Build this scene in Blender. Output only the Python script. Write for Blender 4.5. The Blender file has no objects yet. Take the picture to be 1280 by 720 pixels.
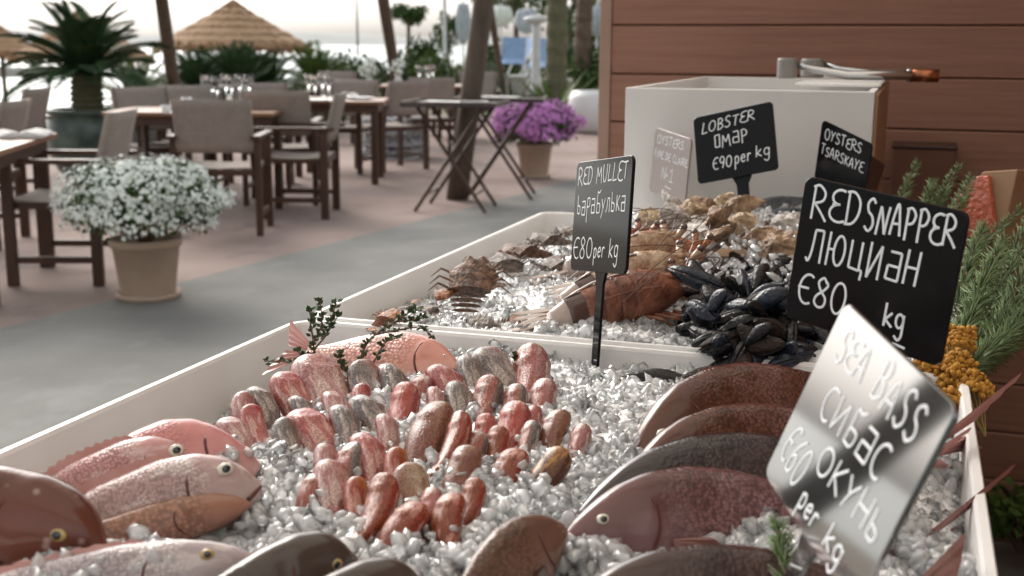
import bpy, bmesh, math, random
import numpy as np
from mathutils import Vector, Matrix, Euler
rad = math.radians
scene = bpy.context.scene
COL = scene.collection

# ------------------------------------------------------------------ camera
H_CAM = 1.25
yaw, pitch, roll = rad(18.26), math.atan(305/1500), rad(0.37)
fh = Vector((-math.sin(yaw), math.cos(yaw), 0)); R0 = Vector((math.cos(yaw), math.sin(yaw), 0)); ZUP = Vector((0, 0, 1))
FW = math.cos(pitch)*fh - math.sin(pitch)*ZUP
U0 = math.cos(pitch)*ZUP + math.sin(pitch)*fh
RT = math.cos(roll)*R0 + math.sin(roll)*U0
UP = -math.sin(roll)*R0 + math.cos(roll)*U0
CAM = Vector((0, 0, H_CAM))
cd = bpy.data.cameras.new("camera"); cam = bpy.data.objects.new("camera", cd); COL.objects.link(cam)
M = Matrix.Identity(4)
for i in range(3):
    M[i][0] = RT[i]; M[i][1] = UP[i]; M[i][2] = -FW[i]; M[i][3] = CAM[i]
cam.matrix_world = M
cd.sensor_width = 36; cd.lens = 1500/1280*36
cd.clip_start = 0.05; cd.clip_end = 6000
cd.dof.use_dof = True; cd.dof.focus_distance = 1.15; cd.dof.aperture_fstop = 9.0; cd.dof.aperture_blades = 7
scene.camera = cam

# ------------------------------------------------------------------ sky, sun, exposure
SUN_EL, SUN_AZ = rad(34), rad(-50)      # azimuth from +Y, negative = towards the sea on the left
world = bpy.data.worlds.new("World"); scene.world = world; world.use_nodes = True
nt = world.node_tree; nt.nodes.clear()
sky = nt.nodes.new("ShaderNodeTexSky"); sky.sky_type = 'NISHITA'; sky.sun_disc = False
sky.sun_elevation = SUN_EL; sky.sun_rotation = SUN_AZ
sky.air_density = 1.5; sky.dust_density = 4.5; sky.ozone_density = 1.0; sky.altitude = 0
hsv = nt.nodes.new("ShaderNodeHueSaturation"); hsv.inputs["Saturation"].default_value = 0.20
bg = nt.nodes.new("ShaderNodeBackground"); bg.inputs["Strength"].default_value = 0.15
wo = nt.nodes.new("ShaderNodeOutputWorld")
nt.links.new(sky.outputs[0], hsv.inputs["Color"]); nt.links.new(hsv.outputs[0], bg.inputs["Color"]); nt.links.new(bg.outputs[0], wo.inputs["Surface"])
sd = bpy.data.lights.new("sun", 'SUN'); sd.energy = 0.55; sd.angle = rad(25); sd.color = (1.0, 0.89, 0.76)
sun = bpy.data.objects.new("sun", sd); COL.objects.link(sun)
sdir = Vector((math.sin(SUN_AZ)*math.cos(SUN_EL), math.cos(SUN_AZ)*math.cos(SUN_EL), math.sin(SUN_EL)))
sun.rotation_euler = sdir.to_track_quat('Z', 'Y').to_euler()
scene.view_settings.view_transform = 'Standard'; scene.view_settings.look = 'None'
scene.view_settings.exposure = 0.85; scene.view_settings.gamma = 1.0
scene.view_settings.use_curve_mapping = False
scene.cycles.use_denoising = True
scene.cycles.max_bounces = 10; scene.cycles.diffuse_bounces = 8; scene.cycles.glossy_bounces = 4; scene.cycles.transmission_bounces = 6; scene.cycles.transparent_max_bounces = 28
scene.cycles.caustics_reflective = False; scene.cycles.caustics_refractive = False
scene.cycles.sample_clamp_indirect = 6.0

# ------------------------------------------------------------------ where a direction from the camera meets the place
def ray(u, v): return FW*1500 + RT*(u-640) + UP*(360-v)
def P(u, v, z):
    d = ray(u, v); return CAM + d*((z-CAM.z)/d.z)
def PY(u, v, y):
    d = ray(u, v); return CAM + d*(y/d.y)
def D(u, v, dep): return CAM + ray(u, v)*(dep/1500)

# ------------------------------------------------------------------ materials
def nodes(name):
    m = bpy.data.materials.new(name); m.use_nodes = True
    t = m.node_tree; return m, t, t.nodes["Principled BSDF"]
def N(t, typ, **kw):
    n = t.nodes.new(typ)
    for k, v in kw.items():
        if k.startswith('i_'): n.inputs[k[2:].replace('_', ' ')].default_value = v
        else: setattr(n, k, v)
    return n
def L(t, a, b): t.links.new(a, b)
def c4(c): return (c[0], c[1], c[2], 1)
def ramp(t, stops, fac=None):
    r = t.nodes.new("ShaderNodeValToRGB"); e = r.color_ramp.elements
    while len(e) < len(stops): e.new(0.5)
    for k, (p, c) in enumerate(stops): e[k].position = p; e[k].color = c4(c)
    if fac is not None: L(t, fac, r.inputs[0])
    return r
def mat(name, col, rough=0.6, col2=None, scale=8, detail=6, bump=0.0, bscale=60, spec=0.5, metal=0.0, coat=0.0,
        stretch=(1, 1, 1), trans=0.0, ior=1.45, contrast=0.25, sss=0.0, rvar=0.0):
    m, t, b = nodes(name)
    b.inputs["Roughness"].default_value = rough; b.inputs["Metallic"].default_value = metal
    b.inputs["Specular IOR Level"].default_value = spec; b.inputs["Coat Weight"].default_value = coat
    b.inputs["Transmission Weight"].default_value = trans; b.inputs["IOR"].default_value = ior
    if sss: b.inputs["Subsurface Weight"].default_value = sss; b.inputs["Subsurface Radius"].default_value = (0.02, 0.02, 0.02); b.inputs["Subsurface Scale"].default_value = 1.0
    tc = N(t, "ShaderNodeTexCoord"); mp = N(t, "ShaderNodeMapping"); mp.inputs["Scale"].default_value = stretch
    L(t, tc.outputs["Object"], mp.inputs["Vector"])
    if col2 is None: col2 = tuple(c*0.75 for c in col)
    n = N(t, "ShaderNodeTexNoise"); n.inputs["Scale"].default_value = scale; n.inputs["Detail"].default_value = detail
    L(t, mp.outputs[0], n.inputs["Vector"])
    r = ramp(t, [(0.5-contrast, col2), (0.5+contrast, col)], n.outputs["Fac"])
    L(t, r.outputs[0], b.inputs["Base Color"])
    if rvar:
        mr = N(t, "ShaderNodeMapRange"); mr.inputs["To Min"].default_value = rough-rvar; mr.inputs["To Max"].default_value = rough+rvar
        L(t, n.outputs["Fac"], mr.inputs["Value"]); L(t, mr.outputs[0], b.inputs["Roughness"])
    if bump:
        n2 = N(t, "ShaderNodeTexNoise"); n2.inputs["Scale"].default_value = bscale; n2.inputs["Detail"].default_value = 4
        L(t, mp.outputs[0], n2.inputs["Vector"])
        bp = N(t, "ShaderNodeBump"); bp.inputs["Strength"].default_value = bump; bp.inputs["Distance"].default_value = 0.01
        L(t, n2.outputs["Fac"], bp.inputs["Height"]); L(t, bp.outputs[0], b.inputs["Normal"])
    return m

MT = {}
MT['path'] = mat("path_concrete", (0.225, 0.22, 0.205), 0.85, (0.165, 0.16, 0.15), 1.9, 10, 0.15, 40, spec=0.15, contrast=0.2)
MT['terrace'] = mat("terrace_paving", (0.35, 0.27, 0.24), 0.85, (0.24, 0.18, 0.155), 0.9, 10, 0.15, 30, spec=0.15, contrast=0.22)
MT['soil'] = mat("garden_ground", (0.30, 0.25, 0.19), 0.9, (0.12, 0.14, 0.07), 0.4, 8, contrast=0.12)
MT['sand'] = mat("sand", (0.42, 0.36, 0.28), 0.9, None, 2)
MT['concrete'] = mat("pale_render", (0.50, 0.47, 0.43), 0.8, (0.40, 0.37, 0.34), 2.5, 6, 0.1, 30)
MT['acrylic'] = mat("white_acrylic", (0.74, 0.725, 0.71), 0.32, (0.70, 0.68, 0.665), 6, 3, 0.02, 25, spec=0.45, sss=0.0)
MT['plastic'] = mat("white_plastic", (0.72, 0.71, 0.695), 0.35, (0.66, 0.65, 0.64), 4, 3)
MT['wood_dark'] = mat("chair_wood", (0.085, 0.038, 0.020), 0.45, (0.050, 0.022, 0.012), 12, 6, 0.1, 60, stretch=(1, 1, 0.25))
MT['wood_table'] = mat("table_wood", (0.30, 0.15, 0.075), 0.4, (0.19, 0.09, 0.045), 14, 6, 0.05, 60, stretch=(0.2, 1, 1))
MT['sling'] = mat("taupe_sling_fabric", (0.33, 0.275, 0.235), 0.85, (0.27, 0.225, 0.195), 30, 2, 0.25, 500)
MT['pole'] = mat("weathered_timber_pole", (0.15, 0.115, 0.085), 0.8, (0.085, 0.062, 0.045), 9, 8, 0.4, 40, stretch=(2, 2, 0.2))
MT['thatch'] = mat("straw_thatch", (0.42, 0.27, 0.155), 0.95, (0.24, 0.145, 0.08), 40, 6, 0.8, 80, stretch=(1, 1, 0.35))
MT['sign'] = mat("black_acrylic", (0.006, 0.006, 0.007), 0.09, (0.010, 0.010, 0.011), 8, 6, spec=0.18, rvar=0.03)
MT['sign_glare'] = mat('glare_grey_acrylic', (0.30, 0.255, 0.24), 0.3, (0.24, 0.20, 0.19), 9, 4)  # glare on the oyster sign, put into a pale base colour
MT['sign_gloss'] = mat("polished_black_acrylic", (0.012, 0.012, 0.012), 0.06, (0.016, 0.015, 0.014), 8, 6, spec=0.5, ior=2.8)
MT['chalk'] = mat("white_marker", (0.82, 0.84, 0.86), 0.8, (0.70, 0.72, 0.75), 90, 4)
MT['terracotta'] = mat("pale_terracotta", (0.48, 0.36, 0.27), 0.8, (0.38, 0.27, 0.20), 6, 6, 0.15, 50)
MT['glaze'] = mat("green_glaze", (0.10, 0.13, 0.11), 0.3, (0.030, 0.050, 0.042), 5, 6, contrast=0.15)
MT['frond'] = mat("frond_green", (0.10, 0.16, 0.04), 0.7, (0.045, 0.085, 0.022), 3, spec=0.12)
MT['frond_dark'] = mat("frond_dark_green", (0.055, 0.10, 0.040), 0.7, (0.022, 0.045, 0.022), 3, spec=0.12)
MT['blade'] = mat("blade_green", (0.12, 0.17, 0.04), 0.5, (0.05, 0.09, 0.02), 4, spec=0.12)
MT['leaf'] = mat("leaf_green", (0.075, 0.125, 0.035), 0.6, (0.035, 0.070, 0.020), 4, spec=0.12)
MT['leaf_grey'] = mat("leaf_grey_green", (0.15, 0.18, 0.12), 0.7, (0.09, 0.115, 0.07), 4, spec=0.12)
MT['thyme'] = mat("thyme_leaf", (0.045, 0.085, 0.030), 0.5, (0.025, 0.050, 0.018), 60)
MT['rosemary'] = mat("rosemary_needle", (0.13, 0.19, 0.07), 0.5, (0.065, 0.105, 0.035), 40)
MT['stem'] = mat("herb_stem", (0.16, 0.08, 0.05), 0.7, None, 60)
MT['bark'] = mat("bark", (0.17, 0.12, 0.09), 0.9, (0.08, 0.055, 0.04), 8, 8, 0.6, 25)
MT['white_petal'] = mat("white_petal", (0.84, 0.86, 0.82), 0.8, (0.70, 0.76, 0.68), 20)
MT['pink_petal'] = mat("pink_petal", (0.66, 0.30, 0.62), 0.7, (0.48, 0.17, 0.45), 20)
MT['yellow_bud'] = mat("dried_yellow_bud", (0.52, 0.26, 0.035), 0.85, (0.30, 0.13, 0.02), 60)
MT['steel'] = mat("steel", (0.6, 0.6, 0.6), 0.25, (0.5, 0.5, 0.5), 20, metal=1.0)
MT['copper'] = mat("copper_cap", (0.55, 0.22, 0.10), 0.25, (0.20, 0.07, 0.04), 30, metal=0.9)
MT['grey_plastic'] = mat("grey_plastic", (0.25, 0.24, 0.22), 0.5)
MT['glass'] = mat("clear_glass", (0.95, 0.97, 0.97), 0.03, (0.93, 0.95, 0.95), 2, trans=1.0, ior=1.3)
MT['china'] = mat("white_china", (0.78, 0.77, 0.75), 0.25)
MT['cloth'] = mat("napkin_cloth", (0.68, 0.65, 0.62), 0.9)
MT['blue'] = mat("blue_fabric", (0.30, 0.44, 0.66), 0.8)
MT['striped'] = mat("pale_fabric", (0.50, 0.55, 0.58), 0.9, (0.34, 0.39, 0.44), 10)
MT['wire'] = mat("grey_stone_filling", (0.33, 0.34, 0.34), 0.8, (0.20, 0.21, 0.215), 12, 5, 0.6, 20)
MT['white_metal'] = mat("white_painted_metal", (0.72, 0.74, 0.74), 0.4)
MT['dark_metal'] = mat("dark_metal", (0.045, 0.04, 0.04), 0.4)
MT['trunk_pale'] = mat("palm_trunk", (0.16, 0.14, 0.09), 0.95, (0.09, 0.10, 0.05), 14, 6, 0.6, 20)
MT['rock'] = mat("rock", (0.17, 0.17, 0.155), 0.9, (0.09, 0.09, 0.085), 1.5, 8, 0.5, 4)
MT['hill'] = mat("distant_hill", (0.42, 0.42, 0.40), 1.0, (0.34, 0.35, 0.34), 0.01, 8)  # distance haze is put into this pale hill colour
MT['canopy'] = mat("cream_canopy_fabric", (0.66, 0.60, 0.52), 0.9, (0.62, 0.56, 0.48), 3, trans=0.0)
MT['kraft'] = mat("tan_paper", (0.36, 0.23, 0.13), 0.8, (0.42, 0.27, 0.16), 20)
MT['salmon'] = mat("salmon_red", (0.62, 0.15, 0.075), 0.25, (0.40, 0.08, 0.035), 70, 5, 0.8, 140, coat=0.5)
MT['brown_board'] = mat("dark_brown_board", (0.06, 0.028, 0.018), 0.5)
MT['pupil'] = mat("fish_pupil", (0.004, 0.004, 0.006), 0.05, coat=1.0)
MT['iris'] = mat("fish_iris", (0.74, 0.73, 0.66), 0.15, (0.62, 0.58, 0.46), 200, coat=1.0)
MT['iris_gold'] = mat("gold_iris", (0.55, 0.40, 0.13), 0.15, (0.35, 0.22, 0.07), 200, coat=1.0)
MT['mouthline'] = mat("mouth_line", (0.10, 0.020, 0.015), 0.3)

# translucent cream fabric: light soaks through the awning cloth
m = MT['canopy']; t = m.node_tree; b = t.nodes["Principled BSDF"]
tr = N(t, "ShaderNodeBsdfTranslucent"); tr.inputs["Color"].default_value = (0.94, 0.86, 0.75, 1)
mx = N(t, "ShaderNodeMixShader"); mx.inputs[0].default_value = 0.75
L(t, b.outputs[0], mx.inputs[1]); L(t, tr.outputs[0], mx.inputs[2]); L(t, mx.outputs[0], t.nodes["Material Output"].inputs["Surface"])

# reddish brown fibre-cement cladding, grain along the board
m, t, b = nodes("cladding_board"); MT['clad'] = m
tc = N(t, "ShaderNodeTexCoord"); oi = N(t, "ShaderNodeObjectInfo")
ad = N(t, "ShaderNodeVectorMath", operation='MULTIPLY_ADD'); ad.inputs[1].default_value = (7, 13, 5); L(t, oi.outputs["Random"], ad.inputs[0]); L(t, tc.outputs["Object"], ad.inputs[2])
mp = N(t, "ShaderNodeMapping"); mp.inputs["Scale"].default_value = (1.2, 1, 26); L(t, ad.outputs[0], mp.inputs["Vector"])
n1 = N(t, "ShaderNodeTexNoise"); n1.inputs["Scale"].default_value = 3.0; n1.inputs["Detail"].default_value = 8; L(t, mp.outputs[0], n1.inputs["Vector"])
r = ramp(t, [(0.28, (0.215, 0.100, 0.066)), (0.74, (0.285, 0.142, 0.096))], n1.outputs["Fac"]); L(t, r.outputs[0], b.inputs["Base Color"])
b.inputs["Roughness"].default_value = 0.62
bp = N(t, "ShaderNodeBump"); bp.inputs["Strength"].default_value = 0.35; bp.inputs["Distance"].default_value = 0.004; L(t, n1.outputs["Fac"], bp.inputs["Height"]); L(t, bp.outputs[0], b.inputs["Normal"])

# sea water
m, t, b = nodes("sea_water"); MT['water'] = m
b.inputs["Base Color"].default_value = (0.13, 0.19, 0.20, 1); b.inputs["Roughness"].default_value = 0.30
b.inputs["IOR"].default_value = 1.33; b.inputs["Specular IOR Level"].default_value = 0.35
tc = N(t, "ShaderNodeTexCoord"); n1 = N(t, "ShaderNodeTexNoise"); n1.inputs["Scale"].default_value = 0.9; n1.inputs["Detail"].default_value = 5
L(t, tc.outputs["Object"], n1.inputs["Vector"]); bp = N(t, "ShaderNodeBump"); bp.inputs["Strength"].default_value = 0.25; bp.inputs["Distance"].default_value = 0.12
L(t, n1.outputs["Fac"], bp.inputs["Height"]); L(t, bp.outputs[0], b.inputs["Normal"])

# crushed ice: clear wet lumps over a milky bed
def ice_mat(name, clear, col):
    m, t, b = nodes(name); t.nodes.remove(b); out = t.nodes["Material Output"]
    tc = N(t, "ShaderNodeTexCoord"); n1 = N(t, "ShaderNodeTexNoise"); n1.inputs["Scale"].default_value = 150; n1.inputs["Detail"].default_value = 3
    L(t, tc.outputs["Object"], n1.inputs["Vector"]); bp = N(t, "ShaderNodeBump"); bp.inputs["Strength"].default_value = 0.3; bp.inputs["Distance"].default_value = 0.003
    L(t, n1.outputs["Fac"], bp.inputs["Height"])
    di = N(t, "ShaderNodeBsdfDiffuse"); di.inputs["Color"].default_value = c4(col); tl = N(t, "ShaderNodeBsdfTranslucent"); tl.inputs["Color"].default_value = c4(col)
    rf = N(t, "ShaderNodeBsdfTransparent"); rf.inputs["Color"].default_value = (.97, .98, .985, 1)
    gl = N(t, "ShaderNodeBsdfGlossy"); gl.inputs["Roughness"].default_value = 0.04
    for q in (di, gl): L(t, bp.outputs[0], q.inputs["Normal"])
    n2 = N(t, "ShaderNodeTexNoise"); n2.inputs["Scale"].default_value = 34; n2.inputs["Detail"].default_value = 3; L(t, tc.outputs["Object"], n2.inputs["Vector"])
    mr = N(t, "ShaderNodeMapRange"); mr.inputs["From Min"].default_value = 0.34; mr.inputs["From Max"].default_value = 0.66; mr.inputs["To Min"].default_value = max(0, clear-.35); mr.inputs["To Max"].default_value = min(.95, clear+.35)
    L(t, n2.outputs["Fac"], mr.inputs["Value"])
    m1 = N(t, "ShaderNodeMixShader"); m1.inputs[0].default_value = 0.5; L(t, di.outputs[0], m1.inputs[1]); L(t, tl.outputs[0], m1.inputs[2])
    m2 = N(t, "ShaderNodeMixShader"); L(t, mr.outputs[0], m2.inputs[0]); L(t, m1.outputs[0], m2.inputs[1]); L(t, rf.outputs[0], m2.inputs[2])
    fr = N(t, "ShaderNodeFresnel"); fr.inputs["IOR"].default_value = 1.33; L(t, bp.outputs[0], fr.inputs["Normal"])
    m3 = N(t, "ShaderNodeMixShader"); L(t, fr.outputs[0], m3.inputs[0]); L(t, m2.outputs[0], m3.inputs[1]); L(t, gl.outputs[0], m3.inputs[2])
    L(t, m3.outputs[0], out.inputs["Surface"]); return m
MT['ice'] = ice_mat("crushed_ice", 0.42, (0.985, 0.99, 0.99))
MT['ice_bed'] = mat("packed_ice", (0.965, 0.97, 0.975), 0.16, (0.93, 0.94, 0.95), 70, 5, 0.9, 110, coat=0.4)

def fish_mat(name, back, side, belly, H, scale=160, sc=0.5, blotch=None, bl=0.55, rough=0.24, stripe=None, spots=0.0, scol=1.35, flank=None, streak=None, head=True):
    """colours run from back to belly across the height H of the body; scales as fine relief"""
    m, t, b = nodes(name)
    tc = N(t, "ShaderNodeTexCoord"); sx = N(t, "ShaderNodeSeparateXYZ"); L(t, tc.outputs["Object"], sx.inputs[0])
    nz = N(t, "ShaderNodeTexNoise"); nz.inputs["Scale"].default_value = 28; nz.inputs["Detail"].default_value = 5; L(t, tc.outputs["Object"], nz.inputs["Vector"])
    mr = N(t, "ShaderNodeMapRange"); mr.inputs["From Min"].default_value = -H*0.5; mr.inputs["From Max"].default_value = H*0.5; L(t, sx.outputs["Z"], mr.inputs["Value"])
    ma = N(t, "ShaderNodeMath", operation='MULTIPLY_ADD'); ma.inputs[1].default_value = 0.35; L(t, nz.outputs["Fac"], ma.inputs[0])
    sb = N(t, "ShaderNodeMath", operation='SUBTRACT'); sb.inputs[1].default_value = 0.175; L(t, mr.outputs[0], ma.inputs[2]); L(t, ma.outputs[0], sb.inputs[0])
    if stripe: st = [(0.05, belly), (0.36, side), (0.47, stripe), (0.56, stripe), (0.66, side), (0.92, back)]
    else: st = [(0.05, belly), (0.42, side), (0.88, back)]
    r = ramp(t, st, sb.outputs[0]); colout = r.outputs[0]
    if blotch:
        n2 = N(t, "ShaderNodeTexNoise"); n2.inputs["Scale"].default_value = 17; n2.inputs["Detail"].default_value = 6; L(t, tc.outputs["Object"], n2.inputs["Vector"])
        m2 = N(t, "ShaderNodeMapRange"); m2.inputs["From Min"].default_value = bl-0.08; m2.inputs["From Max"].default_value = bl+0.10; L(t, n2.outputs["Fac"], m2.inputs["Value"])
        mx = N(t, "ShaderNodeMixRGB"); mx.inputs["Color2"].default_value = c4(blotch); L(t, m2.outputs[0], mx.inputs[0]); L(t, colout, mx.inputs["Color1"]); colout = mx.outputs[0]
    if flank:
        f1 = N(t, "ShaderNodeMath", operation='MULTIPLY_ADD'); f1.inputs[1].default_value = 0.5*H; L(t, nz.outputs["Fac"], f1.inputs[0]); L(t, sx.outputs["Y"], f1.inputs[2])
        f2 = N(t, "ShaderNodeMapRange"); f2.inputs["From Min"].default_value = .36*H; f2.inputs["From Max"].default_value = .50*H; f2.inputs["To Max"].default_value = .9; L(t, f1.outputs[0], f2.inputs["Value"])
        f3 = N(t, "ShaderNodeMixRGB"); f3.inputs["Color2"].default_value = c4(flank); L(t, f2.outputs[0], f3.inputs[0]); L(t, colout, f3.inputs["Color1"]); colout = f3.outputs[0]
    if streak:
        g0 = N(t, "ShaderNodeMapping"); g0.inputs["Scale"].default_value = (.22, 1, 1); L(t, tc.outputs["Object"], g0.inputs["Vector"])
        g1 = N(t, "ShaderNodeTexNoise"); g1.inputs["Scale"].default_value = 130; g1.inputs["Detail"].default_value = 5; L(t, g0.outputs[0], g1.inputs["Vector"])
        g2 = N(t, "ShaderNodeMapRange"); g2.inputs["From Min"].default_value = .50; g2.inputs["From Max"].default_value = .60; g2.inputs["To Max"].default_value = .8; L(t, g1.outputs["Fac"], g2.inputs["Value"])
        g3 = N(t, "ShaderNodeMixRGB"); g3.inputs["Color2"].default_value = c4(streak); L(t, g2.outputs[0], g3.inputs[0]); L(t, colout, g3.inputs["Color1"]); colout = g3.outputs[0]
    mp = N(t, "ShaderNodeMapping"); mp.inputs["Scale"].default_value = (1.0, 0.7, 1.1); L(t, tc.outputs["Object"], mp.inputs["Vector"])
    vo = N(t, "ShaderNodeTexVoronoi"); vo.inputs["Scale"].default_value = scale; vo.inputs["Randomness"].default_value = 0.75; L(t, mp.outputs[0], vo.inputs["Vector"])
    # head (towards the nose, x near 0) carries no scales
    hm = N(t, "ShaderNodeMapRange"); hm.inputs["From Min"].default_value = -0.30*H*2.2; hm.inputs["From Max"].default_value = -0.42*H*2.2
    L(t, sx.outputs["X"], hm.inputs["Value"])
    if not head: hm.inputs["From Min"].default_value = .01; hm.inputs["From Max"].default_value = -.004
    mr3 = N(t, "ShaderNodeMapRange"); mr3.inputs["From Min"].default_value = 0.1; mr3.inputs["From Max"].default_value = 0.7; mr3.inputs["To Min"].default_value = scol; mr3.inputs["To Max"].default_value = 0.6
    L(t, vo.outputs["Distance"], mr3.inputs["Value"])
    mm = N(t, "ShaderNodeMixRGB"); mm.inputs["Color1"].default_value = (1, 1, 1, 1); L(t, hm.outputs[0], mm.inputs[0]); L(t, mr3.outputs[0], mm.inputs["Color2"])
    mu = N(t, "ShaderNodeMixRGB", blend_type='MULTIPLY'); mu.inputs[0].default_value = 0.9; L(t, colout, mu.inputs["Color1"]); L(t, mm.outputs[0], mu.inputs["Color2"]); colout = mu.outputs[0]
    if spots:
        v2 = N(t, "ShaderNodeTexVoronoi"); v2.inputs["Scale"].default_value = 70; L(t, tc.outputs["Object"], v2.inputs["Vector"])
        m4 = N(t, "ShaderNodeMapRange"); m4.inputs["From Min"].default_value = 0.10; m4.inputs["From Max"].default_value = 0.20; m4.inputs["To Min"].default_value = spots; m4.inputs["To Max"].default_value = 0.0; L(t, v2.outputs["Distance"], m4.inputs["Value"])
        m5 = N(t, "ShaderNodeMixRGB"); m5.inputs["Color2"].default_value = (0.7, 0.55, 0.5, 1); L(t, m4.outputs[0], m5.inputs[0]); L(t, colout, m5.inputs["Color1"]); colout = m5.outputs[0]
    L(t, colout, b.inputs["Base Color"])
    bp = N(t, "ShaderNodeBump"); bp.inputs["Strength"].default_value = sc; bp.inputs["Distance"].default_value = 0.0025; bp.invert = True
    mh = N(t, "ShaderNodeMath", operation='MULTIPLY'); L(t, vo.outputs["Distance"], mh.inputs[0]); L(t, hm.outputs[0], mh.inputs[1]); L(t, mh.outputs[0], bp.inputs["Height"])
    b2 = N(t, "ShaderNodeBump"); b2.inputs["Strength"].default_value = 0.25; b2.inputs["Distance"].default_value = 0.004; L(t, nz.outputs["Fac"], b2.inputs["Height"]); L(t, bp.outputs[0], b2.inputs["Normal"])
    L(t, b2.outputs[0], b.inputs["Normal"])
    rr = N(t, "ShaderNodeMapRange"); rr.inputs["From Min"].default_value = .3; rr.inputs["From Max"].default_value = .7; rr.inputs["To Min"].default_value = .10; rr.inputs["To Max"].default_value = rough+.16; L(t, nz.outputs["Fac"], rr.inputs["Value"]); L(t, rr.outputs[0], b.inputs["Roughness"])
    b.inputs["Coat Weight"].default_value = 0.22; b.inputs["Coat Roughness"].default_value = 0.06; b.inputs["Specular IOR Level"].default_value = 0.32
    return m

# ------------------------------------------------------------------ building
class MB:
    def __init__(s): s.v = []; s.f = []
    def add(s, vs, fs):
        o = len(s.v); s.v.extend([tuple(v) for v in vs]); s.f.extend([tuple(i+o for i in f) for f in fs]); return s
    def box(s, x0, x1, y0, y1, z0, z1, mtx=None):
        vs = [Vector((x, y, z)) for x in (x0, x1) for y in (y0, y1) for z in (z0, z1)]
        if mtx is not None: vs = [mtx @ v for v in vs]
        return s.add(vs, [(0, 1, 3, 2), (4, 6, 7, 5), (0, 4, 5, 1), (2, 3, 7, 6), (0, 2, 6, 4), (1, 5, 7, 3)])
    def loft(s, rings, cap=True, closed=True):
        n = len(rings[0]); o = len(s.v)
        for r in rings: s.v.extend([tuple(p) for p in r])
        for i in range(len(rings)-1):
            for j in range(n if closed else n-1):
                k = (j+1) % n
                s.f.append((o+i*n+j, o+i*n+k, o+(i+1)*n+k, o+(i+1)*n+j))
        if cap and closed:
            s.f.append(tuple(o+j for j in reversed(range(n)))); s.f.append(tuple(o+(len(rings)-1)*n+j for j in range(n)))
        return s
    def tube(s, pts, r, n=8, flat=None, nrm=None):
        pts = [Vector(p) for p in pts]; rs = r if isinstance(r, (list, tuple)) else [r]*len(pts)
        rings = []; prev = None
        for i, p in enumerate(pts):
            d = (pts[min(i+1, len(pts)-1)]-pts[max(i-1, 0)])
            if d.length < 1e-9: d = Vector((0, 0, 1))
            d.normalize()
            if nrm is not None: a = Vector(nrm)
            elif prev is None: a = Vector((0, 0, 1)) if abs(d.z) < 0.9 else Vector((1, 0, 0))
            else: a = prev
            a = (a - d*a.dot(d))
            if a.length < 1e-6: a = d.orthogonal()
            a.normalize(); prev = a; bb = d.cross(a)
            fl = flat if flat is not None else 1.0
            rings.append([p + bb*math.cos(2*math.pi*k/n)*rs[i] + a*math.sin(2*math.pi*k/n)*rs[i]*fl for k in range(n)])
        return s.loft(rings)
    def lathe(s, prof, n=24, c=(0, 0, 0)):
        rings = [[(c[0]+r*math.cos(2*math.pi*k/n), c[1]+r*math.sin(2*math.pi*k/n), c[2]+z) for k in range(n)] for r, z in prof]
        return s.loft(rings)
    def build(s, name, m, parent=None, smooth=False, bevel=0.0, kind=None, label=None):
        me = bpy.data.meshes.new(name); me.from_pydata([tuple(v) for v in s.v], [], s.f); me.update()
        o = bpy.data.objects.new(name, me); COL.objects.link(o)
        if m is not None: me.materials.append(m)
        if smooth: me.shade_smooth()
        if bevel:
            bm = bmesh.new(); bm.from_mesh(me)
            bmesh.ops.recalc_face_normals(bm, faces=bm.faces)
            bmesh.ops.bevel(bm, geom=list(bm.edges), offset=bevel, segments=2, affect='EDGES', profile=0.5)
            bm.to_mesh(me); bm.free()
        if parent is not None: o.parent = parent
        if kind: o['kind'] = kind
        if label: o['label'] = label
        return o
def fix(o):
    bm = bmesh.new(); bm.from_mesh(o.data); bmesh.ops.recalc_face_normals(bm, faces=bm.faces); bm.to_mesh(o.data); bm.free(); return o
def np_mesh(name, V, F, m, parent=None, smooth=False, kind=None):
    V = np.asarray(V, np.float32).reshape(-1, 3); F = np.asarray(F, np.int32); k = F.shape[1]
    me = bpy.data.meshes.new(name); me.vertices.add(len(V)); me.vertices.foreach_set('co', V.ravel())
    me.loops.add(F.size); me.loops.foreach_set('vertex_index', F.ravel())
    me.polygons.add(len(F)); me.polygons.foreach_set('loop_start', np.arange(0, F.size, k, dtype=np.int32))
    me.update(calc_edges=True); me.validate()
    if smooth: me.shade_smooth()
    me.materials.append(m); o = bpy.data.objects.new(name, me); COL.objects.link(o)
    if parent is not None: o.parent = parent
    if kind: o['kind'] = kind
    return o
def tag(o, label, cat, group=None):
    o['label'] = label; o['category'] = cat
    if group: o['group'] = group
    return o
def thing(name, label, cat, loc=(0, 0, 0), rz=0.0, group=None, mtx=None):
    o = bpy.data.objects.new(name, None); COL.objects.link(o); o.empty_display_size = 0.05
    if mtx is not None: o.matrix_world = mtx
    else: o.location = loc; o.rotation_euler = (0, 0, rz)
    return tag(o, label, cat, group)
def copy_tree(o, parent=None):
    c = o.copy(); COL.objects.link(c); c.parent = parent
    for ch in list(o.children): copy_tree(ch, c)
    return c
def copy_thing(o, label, loc=None, rz=None, mtx=None, scale=None):
    kids = list(o.children)
    c = o.copy(); COL.objects.link(c)
    for ch in kids: copy_tree(ch, c)
    c['label'] = label
    if mtx is not None: c.matrix_world = mtx
    else:
        if loc is not None: c.location = loc
        if rz is not None: c.rotation_euler = (0, 0, rz)
    if scale: c.scale = (scale,)*3
    return c
def structure(o): o['kind'] = 'structure'; return o
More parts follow.
